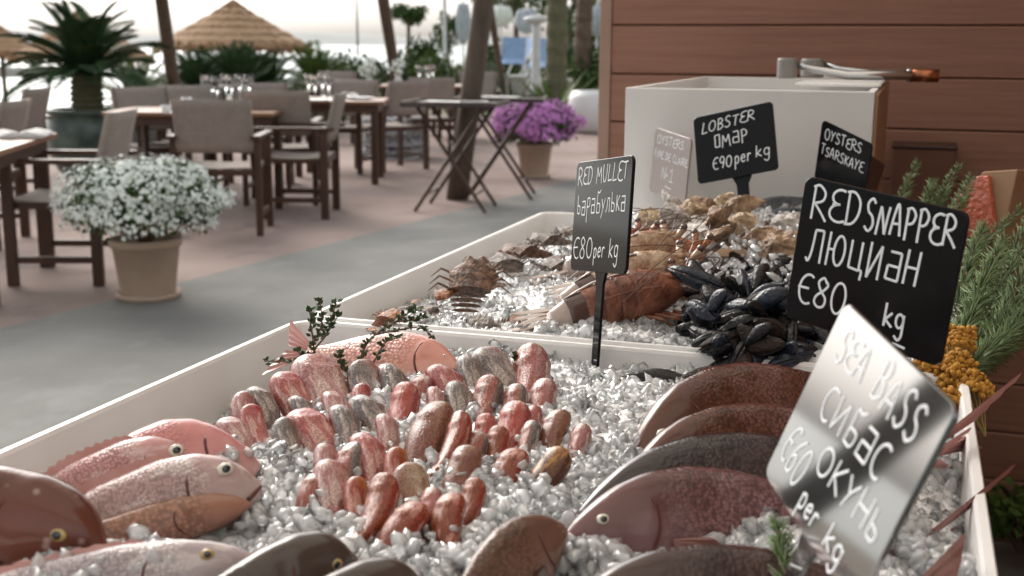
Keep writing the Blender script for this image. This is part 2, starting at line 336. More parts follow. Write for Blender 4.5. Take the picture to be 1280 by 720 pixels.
def frame(o, x, z):
    """matrix with local X along x, local Z as near z as possible"""
    x = Vector(x).normalized(); z = Vector(z); z = (z - x*z.dot(x)).normalized(); y = z.cross(x)
    m = Matrix.Identity(4)
    for i in range(3): m[i][0] = x[i]; m[i][1] = y[i]; m[i][2] = z[i]; m[i][3] = o[i]
    return m
def catmull(pts, n=6):
    P_ = [Vector(p) for p in pts]
    if len(P_) < 3: return P_
    out = []
    for i in range(len(P_)-1):
        a = P_[max(i-1, 0)]; b_ = P_[i]; c = P_[i+1]; d = P_[min(i+2, len(P_)-1)]
        for k in range(n):
            t_ = k/n
            out.append(0.5*((2*b_)+(-a+c)*t_+(2*a-5*b_+4*c-d)*t_*t_+(-a+3*b_-3*c+d)*t_**3))
    out.append(P_[-1]); return out
# unit icosphere data for numpy scatters
def ico(sub):
    bm = bmesh.new(); bmesh.ops.create_icosphere(bm, subdivisions=sub, radius=1.0)
    V = np.array([v.co[:] for v in bm.verts]); F = np.array([[v.index for v in f.verts] for f in bm.faces]); bm.free(); return V, F
ICO1, ICO2 = ico(1), ico(2)
def rot_np(rng, n):
    q = rng.normal(size=(n, 4)); q /= np.linalg.norm(q, axis=1, keepdims=True); w, x, y, z = q.T
    return np.stack([np.stack([1-2*(y*y+z*z), 2*(x*y-z*w), 2*(x*z+y*w)], 1), np.stack([2*(x*y+z*w), 1-2*(x*x+z*z), 2*(y*z-x*w)], 1), np.stack([2*(x*z-y*w), 2*(y*z+x*w), 1-2*(x*x+y*y)], 1)], 1)
def scatter(name, base, pos, size, m, parent=None, rng=None, jitter=0.0, aniso=(1, 1, 1), smooth=False, kind='stuff', orient=None):
    V, F = base; n = len(pos); rng = rng or np.random.default_rng(1)
    VV = np.repeat(V[None]*np.array(aniso), n, 0)
    if jitter: VV = VV*(1+rng.uniform(-jitter, jitter, (n, len(V), 1)))*rng.uniform(0.65, 1.25, (n, 1, 3))
    Rm = rot_np(rng, n) if orient is None else orient
    VV = np.einsum('nij,nvj->nvi', Rm, VV)*np.asarray(size).reshape(-1, 1, 1) + np.asarray(pos)[:, None, :]
    FF = (F[None]+(np.arange(n)*len(V))[:, None, None]).reshape(-1, F.shape[1])
    return np_mesh(name, VV.reshape(-1, 3), FF, m, parent, smooth, kind)
LEAF = (np.array([[0, 0, 0], [0.5, 0.28, 0.06], [1, 0, 0], [0.5, -0.28, 0.06]]), np.array([[0, 1, 2, 3]]))

def worn(m, dark, k):
    t = m.node_tree; b = t.nodes["Principled BSDF"]; lk = b.inputs["Base Color"].links[0]; src = lk.from_socket
    tc = N(t, "ShaderNodeTexCoord"); mp = N(t, "ShaderNodeMapping"); mp.inputs["Scale"].default_value = (1.0, .6, 1); L(t, tc.outputs["Object"], mp.inputs["Vector"])
    n = N(t, "ShaderNodeTexNoise"); n.inputs["Scale"].default_value = 3.1; n.inputs["Detail"].default_value = 9; n.inputs["Roughness"].default_value = .62; L(t, mp.outputs[0], n.inputs["Vector"])
    r1 = N(t, "ShaderNodeMapRange"); r1.inputs["From Min"].default_value = .56; r1.inputs["From Max"].default_value = .64; r1.inputs["To Max"].default_value = k; L(t, n.outputs["Fac"], r1.inputs["Value"])
    mx = N(t, "ShaderNodeMixRGB"); mx.inputs["Color2"].default_value = c4(dark); L(t, r1.outputs[0], mx.inputs[0]); L(t, src, mx.inputs["Color1"]); L(t, mx.outputs[0], b.inputs["Base Color"])
worn(MT['path'], (.30, .295, .285), .28); worn(MT['terrace'], (.17, .135, .12), .5)
worn(MT['acrylic'], (.60, .57, .53), .35); worn(MT['plastic'], (.60, .58, .55), .3)

# ================================================================== THE SETTING
def sheet(name, poly, z, m, thick=None):
    mb = MB(); mb.add([(x, y, z) for x, y in poly], [tuple(range(len(poly)))])
    return structure(mb.build(name, m))
coast = [(-9.0, -6), (-10.5, 6), (-12.7, 15.3), (-17, 31), (-24, 60), (-40, 130), (-60, 230)]
sheet('sea', [(-4000, -400), (3000, -400), (3000, 5200), (-4000, 5200)], -1.0, MT['water'])
mb = MB()
land = coast + [(400, 230), (400, -6)]
n = len(land); mb.add([(x, y, -0.004) for x, y in land] + [(x, y, -1.6) for x, y in land], [tuple(range(n))] + [(i, (i+1) % n, n+(i+1) % n, n+i) for i in range(n)])
structure(fix(mb.build('garden_ground', MT['soil'])))
sheet('beach', [(-32, 14), (-12, 8), (-15, 30), (-21, 36)], -0.93, MT['sand'])
sheet('terrace_paving', [(-8.9, -6), (8, -6), (8, 20), (-14.2, 20.0), (-12.7, 15.3), (-10.45, 6)], 0.0, MT['terrace'])
sheet('path', [(-3.95, -6), (8, -6), (8, 11.6), (-2.9, 11.6), (-3.2, 8.8), (-3.76, 4.2)], 0.004, MT['path'])

# far shore
rng = np.random.default_rng(5)
def ridge(name, pts, depth, m, z0=-1.2):
    """a long low rise of land: pts = (x, y, height)"""
    mb = MB(); rings = []
    for x, y, h in pts:
        d = Vector((x, y, 0)).normalized(); s = Vector((-d.y, d.x, 0))
        rings.append([(x-d.x*depth, y-d.y*depth, z0), (x-d.x*depth*0.35, y-d.y*depth*0.35, z0+h*0.75), (x, y, z0+h), (x+d.x*depth, y+d.y*depth, z0)])
    mb.loft(rings, cap=False, closed=False); return structure(mb.build(name, m, smooth=True))
pts = []
for i in range(70):
    u = -250 + i*26; p = D(u, 60, 1500)
    h = 5 + 6*math.sin(i*0.31) + 5*math.sin(i*0.12+1) + rng.uniform(0, 2.5)
    pts.append((p.x, p.y, max(4, h)+6))
ridge('far_shore_hills', pts, 120, MT['hill'])
pts = []
for i in range(40):
    u = -200+i*8; p = P(u, 98-(i*0.1), -1.0); pts.append((p.x, p.y, 0.85+rng.uniform(-0.12, 0.12)))
o = ridge('rock_breakwater', pts, 2.5, MT['rock']); del o['kind']; tag(o, 'low dark breakwater of rocks lying across the water at the left', 'breakwater')
pts = []
for i in range(26):
    u = 318+i*6; p = P(u, 77, -1.0); pts.append((p.x, p.y, 0.30+rng.uniform(-0.08, 0.12)))
o = ridge('rock_breakwater', pts, 2.0, MT['rock']); del o['kind']; tag(o, 'thin distant line of rocks in the water beyond the middle tables', 'breakwater')
# white glints of a jetty / far mast
p = P(447, 60, -1.0)
mb = MB().tube([(0, 0, 0), (0, 0, 9.5)], [0.22, 0.14], 8)
q = D(447, 55, 230); mb = MB().tube([(q.x, q.y, -1.2), (q.x, q.y, 11.5)], [0.2, 0.16], 8)
tag(mb.build('mast', MT['dark_metal'], smooth=True), 'thin far mast standing up beyond the thatched parasol', 'mast')

# ---- cladding wall at the end of the counter
YW = 3.242; XWL = -0.80; PITCH = 0.1295; Z0 = 0.0065
wall = thing('clad_wall', 'reddish brown wall of wide horizontal boards at the far end of the counter', 'wall', (XWL, YW, 0))
MB().box(0, 4.2, 0.022, 0.20, 0, 2.72).build('wall_core', MT['brown_board'], wall)
plank = None
for k in range(21):
    z = Z0 + k*PITCH
    if plank is None:
        mb = MB(); prof = [(0.005, 0.0015), (0.0, 0.0045), (-0.002, PITCH-0.005), (0.001, PITCH-0.0015), (0.02, PITCH-0.0015), (0.02, 0.0015)]
        mb.loft([[(x, y, zz) for y, zz in prof] for x in (0.012, 4.19)])
        plank = fix(mb.build('plank', MT['clad'], wall)); o = plank
    else:
        o = plank.copy(); COL.objects.link(o); o.parent = wall
    o.location = (0, 0, z)
    if k == 0: o.location.z = z
MB().box(-0.022, 0.010, -0.006, 0.205, 0, 2.74).build('corner_trim', mat("corner_trim_paint", (0.34, 0.22, 0.17), 0.6), wall, bevel=0.003)
MB().box(-0.1, 4.3, -0.12, 0.3, 2.76, 2.86).build('wall_cap', MT['brown_board'], wall)
o = thing('wooden_box', 'plain reddish brown wooden box against the clad wall behind the counter', 'box', (0.0, YW-0.006, 0.86))
a = PY(1116, 185, YW-0.12); c = PY(1196, 185, YW-0.12)
MB().box(a.x, c.x, -0.13, -0.004, 0.0, a.z-0.86).build('box_body', mat('dull_brown_wood', (.13, .055, .033), .6, (.09, .038, .023), 12, stretch=(.3, 1, 1)), o, bevel=0.004)
MB().box(a.x-0.003, c.x+0.003, -0.133, -0.003, a.z-0.86+0.001, a.z-0.86+0.010).build('lid', MT['brown_board'], o, bevel=0.003)
o2 = o
MB().box(a.x+0.01, c.x-0.01, -0.12, -0.01, -0.86, -0.001).build('stand', MT['brown_board'], o)
o = thing('shade_wall', 'added unseen clad wall that shades the right of the counter', 'wall', (1.0, 0.2, 0))
MB().box(0, .16, 0, 3.0, 0.004, 2.58).build('wall_body', MT['clad'], o, bevel=.004)  # wall added out of view to darken the right side
# skirting ledge along the foot of the wall
tag(MB().box(0.15, 3.4, YW-0.10, YW-0.004, 0.0045, 0.05).build('wood_ledge', MT['wood_table'], bevel=0.004), 'brown wooden ledge running along the foot of the clad wall', 'ledge')

# ---- awning over the counter (its cloth is what the glossy signs mirror)
aw = thing('awning', 'cream cloth awning on dark beams stretched over the fish counter', 'awning', (0, 0, 0))
mb = MB(); rings = []
for i in range(13):
    x = -1.35 + i*0.36
    rings.append([(x, y, 2.75 + 0.05*math.sin(i*math.pi/2)**2 + 0.03*math.cos(y*2)) for y in np.linspace(-2.2, 3.1, 12)])
mb.loft(rings, cap=False, closed=False); mb.build('awning_cloth', MT['canopy'], aw, smooth=True)
for y in (-1.6, 0.9, 3.0):
    MB().box(-1.5, 3.1, y-0.04, y+0.04, 2.62, 2.72).build('beam', MT['dark_metal'], aw, bevel=0.005)
for x in (-1.42, 2.9):
    MB().box(x-0.04, x+0.04, -2.2, 3.1, 2.53, 2.615).build('side_beam', MT['dark_metal'], aw, bevel=0.005)
    MB().box(x-0.04, x+0.04, -2.1, -2.02, 0.004, 2.525).build('post', MT['dark_metal'], aw, bevel=0.005)

MB().tube([(-1.66, 1.86, 0.004), (-1.52, 1.45, 1.05), (-1.42, 1.02, 2.53)], .042, 12).build('brace', MT['dark_metal'], aw, smooth=True)

# ================================================================== PLANTS
def frond_mb(length, width, droop, pairs=22, curl=0.0, blade=0.012):
    mb = MB(); sp = []
    for i in range(13):
        s = i/12; sp.append(Vector((length*s*(1-0.12*s), 0, length*(0.30*s - droop*s*s))))
    mb.tube(sp, [blade*0.8*(1-0.8*i/12) for i in range(13)], 4)
    for k in range(pairs):
        s = 0.10+0.9*(k+0.5)/pairs; i = min(int(s*12), 11); f = s*12-i
        p = sp[i].lerp(sp[i+1], f); d = (sp[i+1]-sp[i]).normalized()
        ll = width*math.sin(math.pi*min(1, 0.12+s*0.86))**0.6
        for sg in (-1, 1):
            out = (d*0.75 + Vector((0, sg*0.85, 0.32))).normalized(); side = d*blade*1.15
            mb.add([p, p+out*ll*0.5+side, p+out*ll+Vector((0, 0, -ll*0.12)), p+out*ll*0.5-side], [(0, 1, 2, 3)])
    return mb
def cycad(name, label, base, trunk_h, trunk_r, nf, length, width, m, droop=0.42, group=None, seed=1, cat='palm', pairs=22, elev=(10, 78)):
    o = thing(name, label, cat, base, group=group); rg = random.Random(seed)
    if trunk_h > 0:
        mb = MB(); prof = []
        for i in range(14): prof.append((trunk_r*(1.0+(0.12 if i % 2 else -0.06)-0.18*abs(i/13-0.45)), trunk_h*i/13))
        mb.lathe(prof, 14); mb.build('trunk', MT['trunk_pale'], o)
    protos = []
    for v in range(3):
        f = frond_mb(length*(0.9+0.1*v), width, droop*(0.7+0.3*v), pairs, blade=length*0.014)
        f = f.build('frond', m, o); protos.append(f)
    for k in range(nf):
        f = protos[k] if k < 3 else protos[k % 3].copy()
        if k >= 3: COL.objects.link(f); f.parent = o
        az = 2*math.pi*(k*0.618034) + rg.uniform(-.2, .2); el = rad(elev[0]+(elev[1]-elev[0])*((k+0.5)/nf) + rg.uniform(-6, 6)) - rad(17)
        f.location = (0, 0, trunk_h); f.rotation_euler = Euler((rg.uniform(-.3, .3), -el, az), 'XYZ'); s = rg.uniform(.85, 1.08); f.scale = (s, s, s)
    return o
def blades(name, label, base, nb, length, width, m, seed=1, cat='plant', group=None, spread=0.9):
    o = thing(name, label, cat, base, group=group); rg = random.Random(seed); pro = None
    for k in range(nb):
        if pro is None:
            mb = MB(); pts = []
            rings = []
            for i in range(8):
                s = i/7; w = width*(1-s)**0.6*(0.75+0.6*s*(1-s)*2)
                x = length*s; z = -0.22*length*s*s
                rings.append([(x, -w/2, z+0.25*w), (x, 0, z), (x, w/2, z+0.25*w), (x, 0, z+0.02*length*(1-s))])
            mb.loft(rings); pro = mb.build('blade', m, o, smooth=True); f = pro
        else: f = pro.copy(); COL.objects.link(f); f.parent = o
        az = 2.39996*k + rg.uniform(-.3, .3); el = rad(88) - spread*rad(75)*math.sqrt((k+.5)/nb)
        f.rotation_euler = Euler((0, -el, az), 'XYZ'); s = rg.uniform(.75, 1.1); f.scale = (s, s, s)
        f.location = (0.04*math.cos(az), 0.04*math.sin(az), 0)
    return o
def leaf_cloud(name, center, radii, n, leaf, m, parent=None, seed=1, clumps=14, kind='stuff', hollow=0.55, flat=0.0):
    rg = np.random.default_rng(seed); C_ = rg.normal(size=(clumps, 3)); C_ /= np.linalg.norm(C_, axis=1, keepdims=True)
    C_ = C_*rg.uniform(hollow, 0.85, (clumps, 1)); idx = rg.integers(0, clumps, n)
    p = rg.normal(size=(n, 3)); p /= np.linalg.norm(p, axis=1, keepdims=True); p = C_[idx] + p*rg.uniform(0.12, 0.42, (n, 1))
    p = p*np.array(radii) + np.array(center)
    return scatter(name, LEAF, p, rg.uniform(.6, 1.3, n)*leaf, m, parent, rg)
def tree(name, label, base, h, crown_r, crown_h, m, trunk_r=0.1, n=1800, leaf=0.16, seed=1, clumps=16, group=None, fork=3, lean=(0, 0)):
    o = thing(name, label, 'tree', base, group=group); rg = random.Random(seed)
    th = h-crown_h*0.75; top = Vector((lean[0], lean[1], th))
    mb = MB().tube([(0, 0, -0.02), top*0.35+Vector((rg.uniform(-.08, .08), 0, 0)), top*0.7, top], [trunk_r*1.3, trunk_r, trunk_r*.85, trunk_r*.7], 9)
    for k in range(fork):
        a = 2*math.pi*k/fork + rg.random(); mb.tube([top*0.93, top+Vector((math.cos(a)*crown_r*.35, math.sin(a)*crown_r*.35, crown_h*.25)), top+Vector((math.cos(a)*crown_r*.7, math.sin(a)*crown_r*.7, crown_h*.5))], [trunk_r*.6, trunk_r*.4, trunk_r*.15], 6)
    mb.build('trunk', MT['bark'], o, smooth=True)
    leaf_cloud('crown', (top.x, top.y, h-crown_h*.5), (crown_r, crown_r, crown_h*.5), n, leaf, m, o, seed, clumps)
    return o
def bush(name, label, base, r, h, m, n=1500, leaf=0.10, seed=1, group=None, cat='bush'):
    o = thing(name, label, cat, base, group=group)
    mb = MB(); rg = random.Random(seed)
    for k in range(7):
        a = k*0.9; mb.tube([(0, 0, 0), (math.cos(a)*r*.3, math.sin(a)*r*.3, h*.4), (math.cos(a)*r*.7, math.sin(a)*r*.7, h*.75)], [0.02*r+.006, .012*r+.004, .003], 5)
    mb.build('stems', MT['bark'], o)
    leaf_cloud('foliage', (0, 0, h*.52), (r, r, h*.5), n, leaf, m, o, seed, 18, hollow=.35)
    return o

# glazed pot with the big cycad
b = P(115, 216, 0); dep = (b-CAM).length
pot = thing('glazed_pot', 'big dark green glazed pot with a rolled rim holding the tall palm', 'pot', b)
prof = [(0.22, 0), (0.30, 0.03), (0.37, 0.18), (0.395, 0.34), (0.385, 0.48), (0.355, 0.555), (0.365, 0.575), (0.395, 0.585), (0.405, 0.605), (0.395, 0.622), (0.36, 0.622), (0.345, 0.60), (0.335, 0.54), (0.02, 0.53)]
k = 0.66/0.405*0.62
MB().lathe([(r*k, z*0.98*k) for r, z in prof], 40).build('pot_body', MT['glaze'], pot, smooth=True)
MB().lathe([(0.01, 0), (0.33*k, 0), (0.32*k, 0.02), (0.01, 0.03)], 20, (0, 0, 0.555*k)).build('soil', MT['soil'], pot)
cycad('potted_palm', 'tall cycad palm with stiff arching fronds in the green glazed pot', (b.x, b.y, 0.56*k), 0.36, 0.15, 54, 0.86, 0.22, MT['frond_dark'], 0.34, seed=3, elev=(4, 84), pairs=34)
b2 = P(172, 190, 0)
pot = thing('grey_pot', 'grey stone pot half hidden behind the side-on dining chair', 'pot', b2)
MB().lathe([(0.20, 0), (0.33, 0.1), (0.36, 0.35), (0.31, 0.5), (0.33, 0.54), (0.28, 0.54), (0.26, 0.45), (0.02, 0.44)], 28).build('pot_body', MT['rock'], pot, smooth=True)
cycad('potted_cycad', 'yellow-green cycad in the grey pot right of the tall palm', (b2.x, b2.y, 0.44), 0.08, 0.10, 26, 0.75, 0.16, MT['blade'], 0.25, seed=8, elev=(20, 85))
# row of spiky plants at the water's edge
for i, (u, v, dep, s, sd_, lab) in enumerate([(245, 112, 17, 0.95, 2, 'low dark cycad behind the glass-laden table, left of the pair'), (300, 110, 17, 1.0, 5, 'low dark cycad behind the glass-laden table, under the big thatched parasol'), (334, 108, 18, 0.9, 12, 'small dark cycad at the right rim of the big thatched parasol'), (272, 108, 18.5, 0.95, 14, 'dark cycad in the middle of the waterside row, behind the wine glasses'), (395, 104, 17, 0.85, 9, 'low cycad with upright fronds at the water beyond the middle table')]):
    p = D(u, v, dep); cycad('low_cycad', lab, (p.x, p.y, 0.0), max(0.1, p.z-0.1), 0.12, 46, 0.85*s, 0.22, MT['frond_dark'] if i < 4 else MT['frond'], 0.25, seed=sd_, group='cycads along the waterside', elev=(8, 85))
p = D(428, 100, 19)
hd = thing('clipped_hedge', 'low clipped dark green hedge at the water beyond the middle tables', 'hedge', (p.x, p.y, 0))
leaf_cloud('foliage', (0, 0, 0.5), (0.85, 0.5, 0.62), 2600, 0.09, MT['leaf'], hd, 4, 60, hollow=0.2)
MB().tube([(0, 0, 0), (0, 0, .6)], .03, 6).build('stems', MT['bark'], hd)

# ---- straw parasols
def parasol(label, apex, r, drop, tiers, base_z, seed=1):
    rg = random.Random(seed); o = thing('straw_parasol', label, 'parasol', (apex.x, apex.y, base_z), group='thatched parasols on the beach')
    H_ = apex.z-base_z; MB().tube([(0, 0, 0), (0, 0, H_-0.05)], [0.06, 0.05], 10).build('pole', MT['pole'], o, smooth=True)
    for k in range(tiers):
        r0 = r*(k/tiers)**1.05; r1 = r*((k+1.12)/tiers)**1.05; z0 = H_-drop*(k/tiers)**1.0; z1 = H_-drop*((k+1.0)/tiers) - 0.03
        mb = MB(); n_ = 72; rings = []
        for rr, zz, j in ((max(r0-0.06, 0.012), z0+0.03, 0), ((r0+r1)/2, (z0+z1)/2+0.035, .010), (r1, z1, .035), (r1-0.015, z1-0.05, .045), (r1-0.10, z1-0.03, .01), (max(r0-0.1, .008), z0-0.06, 0)):
            rings.append([(max(rr+rg.uniform(-j, j), .005)*math.cos(2*math.pi*q/n_), max(rr+rg.uniform(-j, j), .005)*math.sin(2*math.pi*q/n_), zz+rg.uniform(-j, j)*1.2) for q in range(n_)])
        mb.loft(rings, cap=False); mb.build('thatch_tier', MT['thatch'], o)
    n_ = 500; rg2 = np.random.default_rng(seed); a = rg2.uniform(0, 6.28, n_); rr = r*1.04
    pos = np.stack([rr*np.cos(a)*rg2.uniform(.96, 1.03, n_), rr*np.sin(a), H_-drop-0.06+rg2.uniform(-.04, .02, n_)], 1)
    scatter('straw_fringe', LEAF, pos, rg2.uniform(.06, .16, n_), MT['thatch'], o, rg2)
    for q in range(8):
        a = q*math.pi/4; MB().tube([(0.03*math.cos(a), 0.03*math.sin(a), H_-drop*1.45), (r*.85*math.cos(a), r*.85*math.sin(a), H_-drop*.93-0.06)], .015, 5).build('rib', MT['pole'], o)
    return o
parasol('largest straw parasol, broad tiered thatch above the glass-laden table', D(291, 1, 21.0), 1.27, 0.75, 6, -0.93, 2)
parasol('straw parasol half hidden behind the tall palm in the green pot', D(100, 12, 25), 1.35, 0.95, 6, -0.93, 3)
parasol('farthest straw parasol, cut by the left edge of the view', D(0, 33, 29), 0.98, 0.62, 6, -0.93, 4)

# ---- leaning timber poles
def pole(label, pts, r):
    mb = MB().tube(pts, r, 16); return tag(mb.build('timber_pole', MT['pole'], smooth=True), label, 'pole', 'leaning timber poles')
b = P(571, 249, 0); t1 = D(605, 0, 9.2); tt = b + (t1-b)*1.9
pole('thickest timber pole, leaning to the right beside the folding stands', [b, b.lerp(tt, .3), b.lerp(tt, .6), tt], [0.088, 0.084, 0.078, 0.07])
b = P(227, 178, 0); t1 = D(202, 0, 12); tt = b+(t1-b)*1.5
pole('timber pole leaning left between the palm and the big straw parasol', [b, b.lerp(tt, .5), tt], [0.075, 0.07, 0.06])
b = P(503, 148, 0); t1 = D(479, 0, 15.0); tt = b+(t1-b)*1.3
pole('timber pole leaning left behind the middle dining tables', [b, b.lerp(tt, .5), tt], [0.085, 0.08, 0.07])
b = P(634, 140, 0); t1 = D(611, 0, 13.5); tt = b+(t1-b)*1.2
pole('thin pale pole crossing behind the thickest leaning pole', [b, b.lerp(tt, .5), tt], [0.05, 0.045, 0.04])

# ---- garden beyond the terrace
gw = thing('planter_wall', 'low pale rendered wall edging the garden behind the folding stands', 'wall', P(600, 128, 0))
a = P(545, 130, 0); c = P(655, 132, 0); c2 = P(752, 138, 0)
def wallseg(a, c, h, th, name, parent_loc):
    d = (c-a); ln = d.length; mt_ = Matrix.Translation(a-parent_loc) @ Matrix.Rotation(math.atan2(d.y, d.x), 4, 'Z')
    return MB().box(0, ln, 0, th, 0, h, mt_), MB().box(-.03, ln+.03, -.03, th+.03, h+.001, h+.06, mt_)
b0 = Vector(gw.location); w1, w2 = wallseg(a, c, 0.56, .25, 'w', b0); w1.build('wall_body', MT['concrete'], gw); w2.build('coping', MT['plastic'], gw, bevel=.008)
gw = thing('raised_bed', 'long pale raised bed with rounded top beyond the purple flowers', 'planter', c)
w1, w2 = wallseg(c+Vector((.6, -.2, 0)), c2+Vector((1.5, 0, 0)), 0.50, .6, 'w', Vector(gw.location)); w1.build('wall_body', MT['concrete'], gw); w2.build('coping', MT['plastic'], gw, bevel=.008)
p = P(742, 166, 0)
pot = thing('white_planter', 'rounded white planter standing beside the edge of the clad wall', 'planter', p)
MB().lathe([(0.24, 0), (0.32, 0.06), (0.38, 0.3), (0.37, 0.5), (0.31, 0.60), (0.27, 0.60), (0.25, 0.54), (0.02, 0.5)], 28).build('pot_body', MT['plastic'], pot, smooth=True)
MB().lathe([(.02, .51), (.25, .53), (.25, .545), (.02, .55)], 20).build('soil', MT['soil'], pot)
p = P(690, 160, 0); blades('agave', 'big yellow-green agave rising behind the purple flowers', (p.x, p.y, 0), 40, 1.0, 0.13, MT['blade'], 3, group=None, spread=0.75)
p = P(640, 155, 0); blades('agave', 'smaller dark green agave left of the big yellow-green one', (p.x, p.y, 0), 34, 0.78, 0.10, MT['frond_dark'], 5, spread=0.85)
p = P(722, 128, 0); blades('yucca', 'spiky green yucca in the raised bed near the palm trunks', (p.x, p.y, 0.3), 44, 1.25, 0.10, MT['frond'], 7, spread=0.95)
p = P(665, 124, 0); blades('yucca', 'low dark yucca at the foot of the pale lamp column', (p.x, p.y, 0.15), 30, 0.55, 0.07, MT['frond_dark'], 9)
G_ = 'trees and bushes of the garden'
def base_at(u, dep, v_ground=None):
    p = D(u, 60, dep); return Vector((p.x, p.y, 0))
tree('umbrella_tree', 'small round-topped tree on bare stems left of the lamp post', base_at(511, 34), 2.35, 0.55, 0.62, MT['leaf'], 0.07, 1500, 0.11, 21, group=G_)
bush('round_bush', 'rounded green bush below the small umbrella-shaped tree', base_at(528, 24), 0.55, 1.5, MT['leaf'], 2200, .09, 31, group=G_)
bush('round_bush', 'bright green low mound beside the white lamp post', base_at(563, 21), 0.62, 1.15, MT['frond'], 2400, .08, 32, group=G_)
bush('round_bush', 'small dark shrub behind the leaning middle pole', base_at(497, 22), 0.32, 1.15, MT['frond_dark'], 1000, .08, 33, group=G_)
bush('grey_bush', 'grey-green loose shrub left of the middle leaning pole', base_at(470, 22), 0.45, 1.0, MT['leaf_grey'], 1500, .07, 34, group=G_)
bush('round_bush', 'wide green bush filling the gap below the blue parasols', base_at(640, 30), 1.0, 1.35, MT['leaf'], 2500, .12, 35, group=G_)
bush('round_bush', 'pale olive bush right of the thickest leaning pole', base_at(606, 24), 0.45, 1.05, MT['leaf_grey'], 1500, .09, 36, group=G_)
bush('round_bush', 'dark bush between the two palm trunks', base_at(712, 26), 0.7, 1.3, MT['frond_dark'], 1800, .1, 37, group=G_)
bush('round_bush', 'green bush against the edge of the clad wall', base_at(748, 22), 0.6, 1.35, MT['leaf'], 1800, .1, 38, group=G_)
tree('slim_tree', 'slim cypress-like tree just behind the white lamp post', base_at(560, 40), 2.3, 0.45, 1.5, MT['leaf'], 0.06, 1400, .12, 22, group=G_)
tree('tall_tree', 'tall open-crowned tree behind the blue parasols', base_at(645, 38), 4.2, 1.5, 2.6, MT['leaf'], 0.10, 1500, .16, 23, 22, group=G_, fork=5)
tree('tall_tree', 'tall open tree with dark leaves behind the palm trunks', base_at(712, 42), 4.4, 1.5, 2.6, MT['frond_dark'], 0.12, 1300, .16, 24, 20, group=G_, fork=5)
tree('tall_tree', 'open olive-coloured tree between pole and palm trunk', base_at(620, 44), 3.8, 1.0, 2.0, MT['leaf_grey'], 0.08, 800, .15, 25, 16, group=G_, fork=4)
tree('small_tree', 'low dark tree far back near the wall edge', base_at(740, 36), 2.6, .9, 1.6, MT['leaf'], 0.08, 1500, .14, 26, 16, group=G_)
for (u, dep, w, m_, lab, lx) in [(696, 19, .15, 'trunk_pale', 'thick green-brown palm trunk rising out of view above the agave', 0.0), (727, 22, .14, 'bark', 'rough brown palm trunk near the edge of the clad wall', .12)]:
    p = base_at(u, dep); o = thing('palm_tree', lab, 'tree', p, group='palm trunks in the garden')
    mb = MB(); rings = []
    for i in range(40):
        s = i/39; z = 5.2*s; r_ = w*(1+(0.10 if i % 2 else -0.02))*(1.15-0.25*s)
        rings.append([(lx*s*s*3+r_*math.cos(2*math.pi*q/14), r_*math.sin(2*math.pi*q/14), z) for q in range(14)])
    mb.loft(rings); mb.build('trunk', MT[m_], o)
    f0 = frond_mb(2.2, .4, .55, 26, blade=.02).build('frond', MT['frond'], o)
    for k in range(16):
        f = f0 if k == 0 else f0.copy()
        if k: COL.objects.link(f); f.parent = o
        f.location = (lx*3, 0, 5.2); f.rotation_euler = Euler((0, -rad(60-4*k), k*2.4), 'XYZ')
# lamp posts
for (u, dep, vtop, r_, lab) in [(556, 26, -40, .045, 'slim white lamp post among the green bushes'), (670, 20, 22, .085, 'short thick pale column with a flat lamp head in the garden')]:
    p = base_at(u, dep); top = D(u, vtop, dep).z; o = thing('lamp_post', lab, 'lamp post', p)
    MB().lathe([(r_*2, 0), (r_*2, .04), (r_*1.1, .06), (r_, .3), (r_*.85, top-.14), (r_*.8, top-.1)], 14).build('post', MT['white_metal'], o, smooth=True)
    MB().lathe([(r_, top-.10), (r_*2.4, top-.06), (r_*2.5, top), (r_*.4, top+.03)], 14).build('lamp_head', MT['white_metal'], o, smooth=True)
# closed parasols and blue ones
def closed_parasol(label, u, dep, vt, vb, m, r_=0.16):
    p = base_at(u, dep); zt, zb = D(u, vt, dep).z, D(u, vb, dep).z; o = thing('closed_parasol', label, 'parasol', p, group='folded parasols in the garden')
    MB().tube([(0, 0, 0), (0, 0, zt+.08)], .022, 8).build('pole', MT['white_metal'], o)
    mb = MB(); rings = []
    for i in range(10):
        s = i/9; rr = r_*(0.25+0.9*math.sin(math.pi*min(1, .15+.8*s))**.8)*(1 if s < .9 else .8)
        rings.append([((rr*(1+.22*math.cos(8*q*2*math.pi/32)))*math.cos(2*math.pi*q/32), (rr*(1+.22*math.cos(8*q*2*math.pi/32)))*math.sin(2*math.pi*q/32), zt+(zb-zt)*s) for q in range(32)])
    mb.loft(rings); mb.build('folded_cloth', m, o, smooth=True)
closed_parasol('folded pale grey parasol right of the lamp post', 579, 27, 5, 55, MT['striped'], .13)
closed_parasol('folded pale blue-grey parasol above the blue loungers', 658, 29, 12, 42, MT['striped'], .22)
closed_parasol('folded pale parasol right beside the wall edge', 746, 27, 8, 45, MT['striped'], .2)
closed_parasol('folded white parasol behind the thin pale pole', 626, 27, 8, 34, MT['white_petal'], .2)
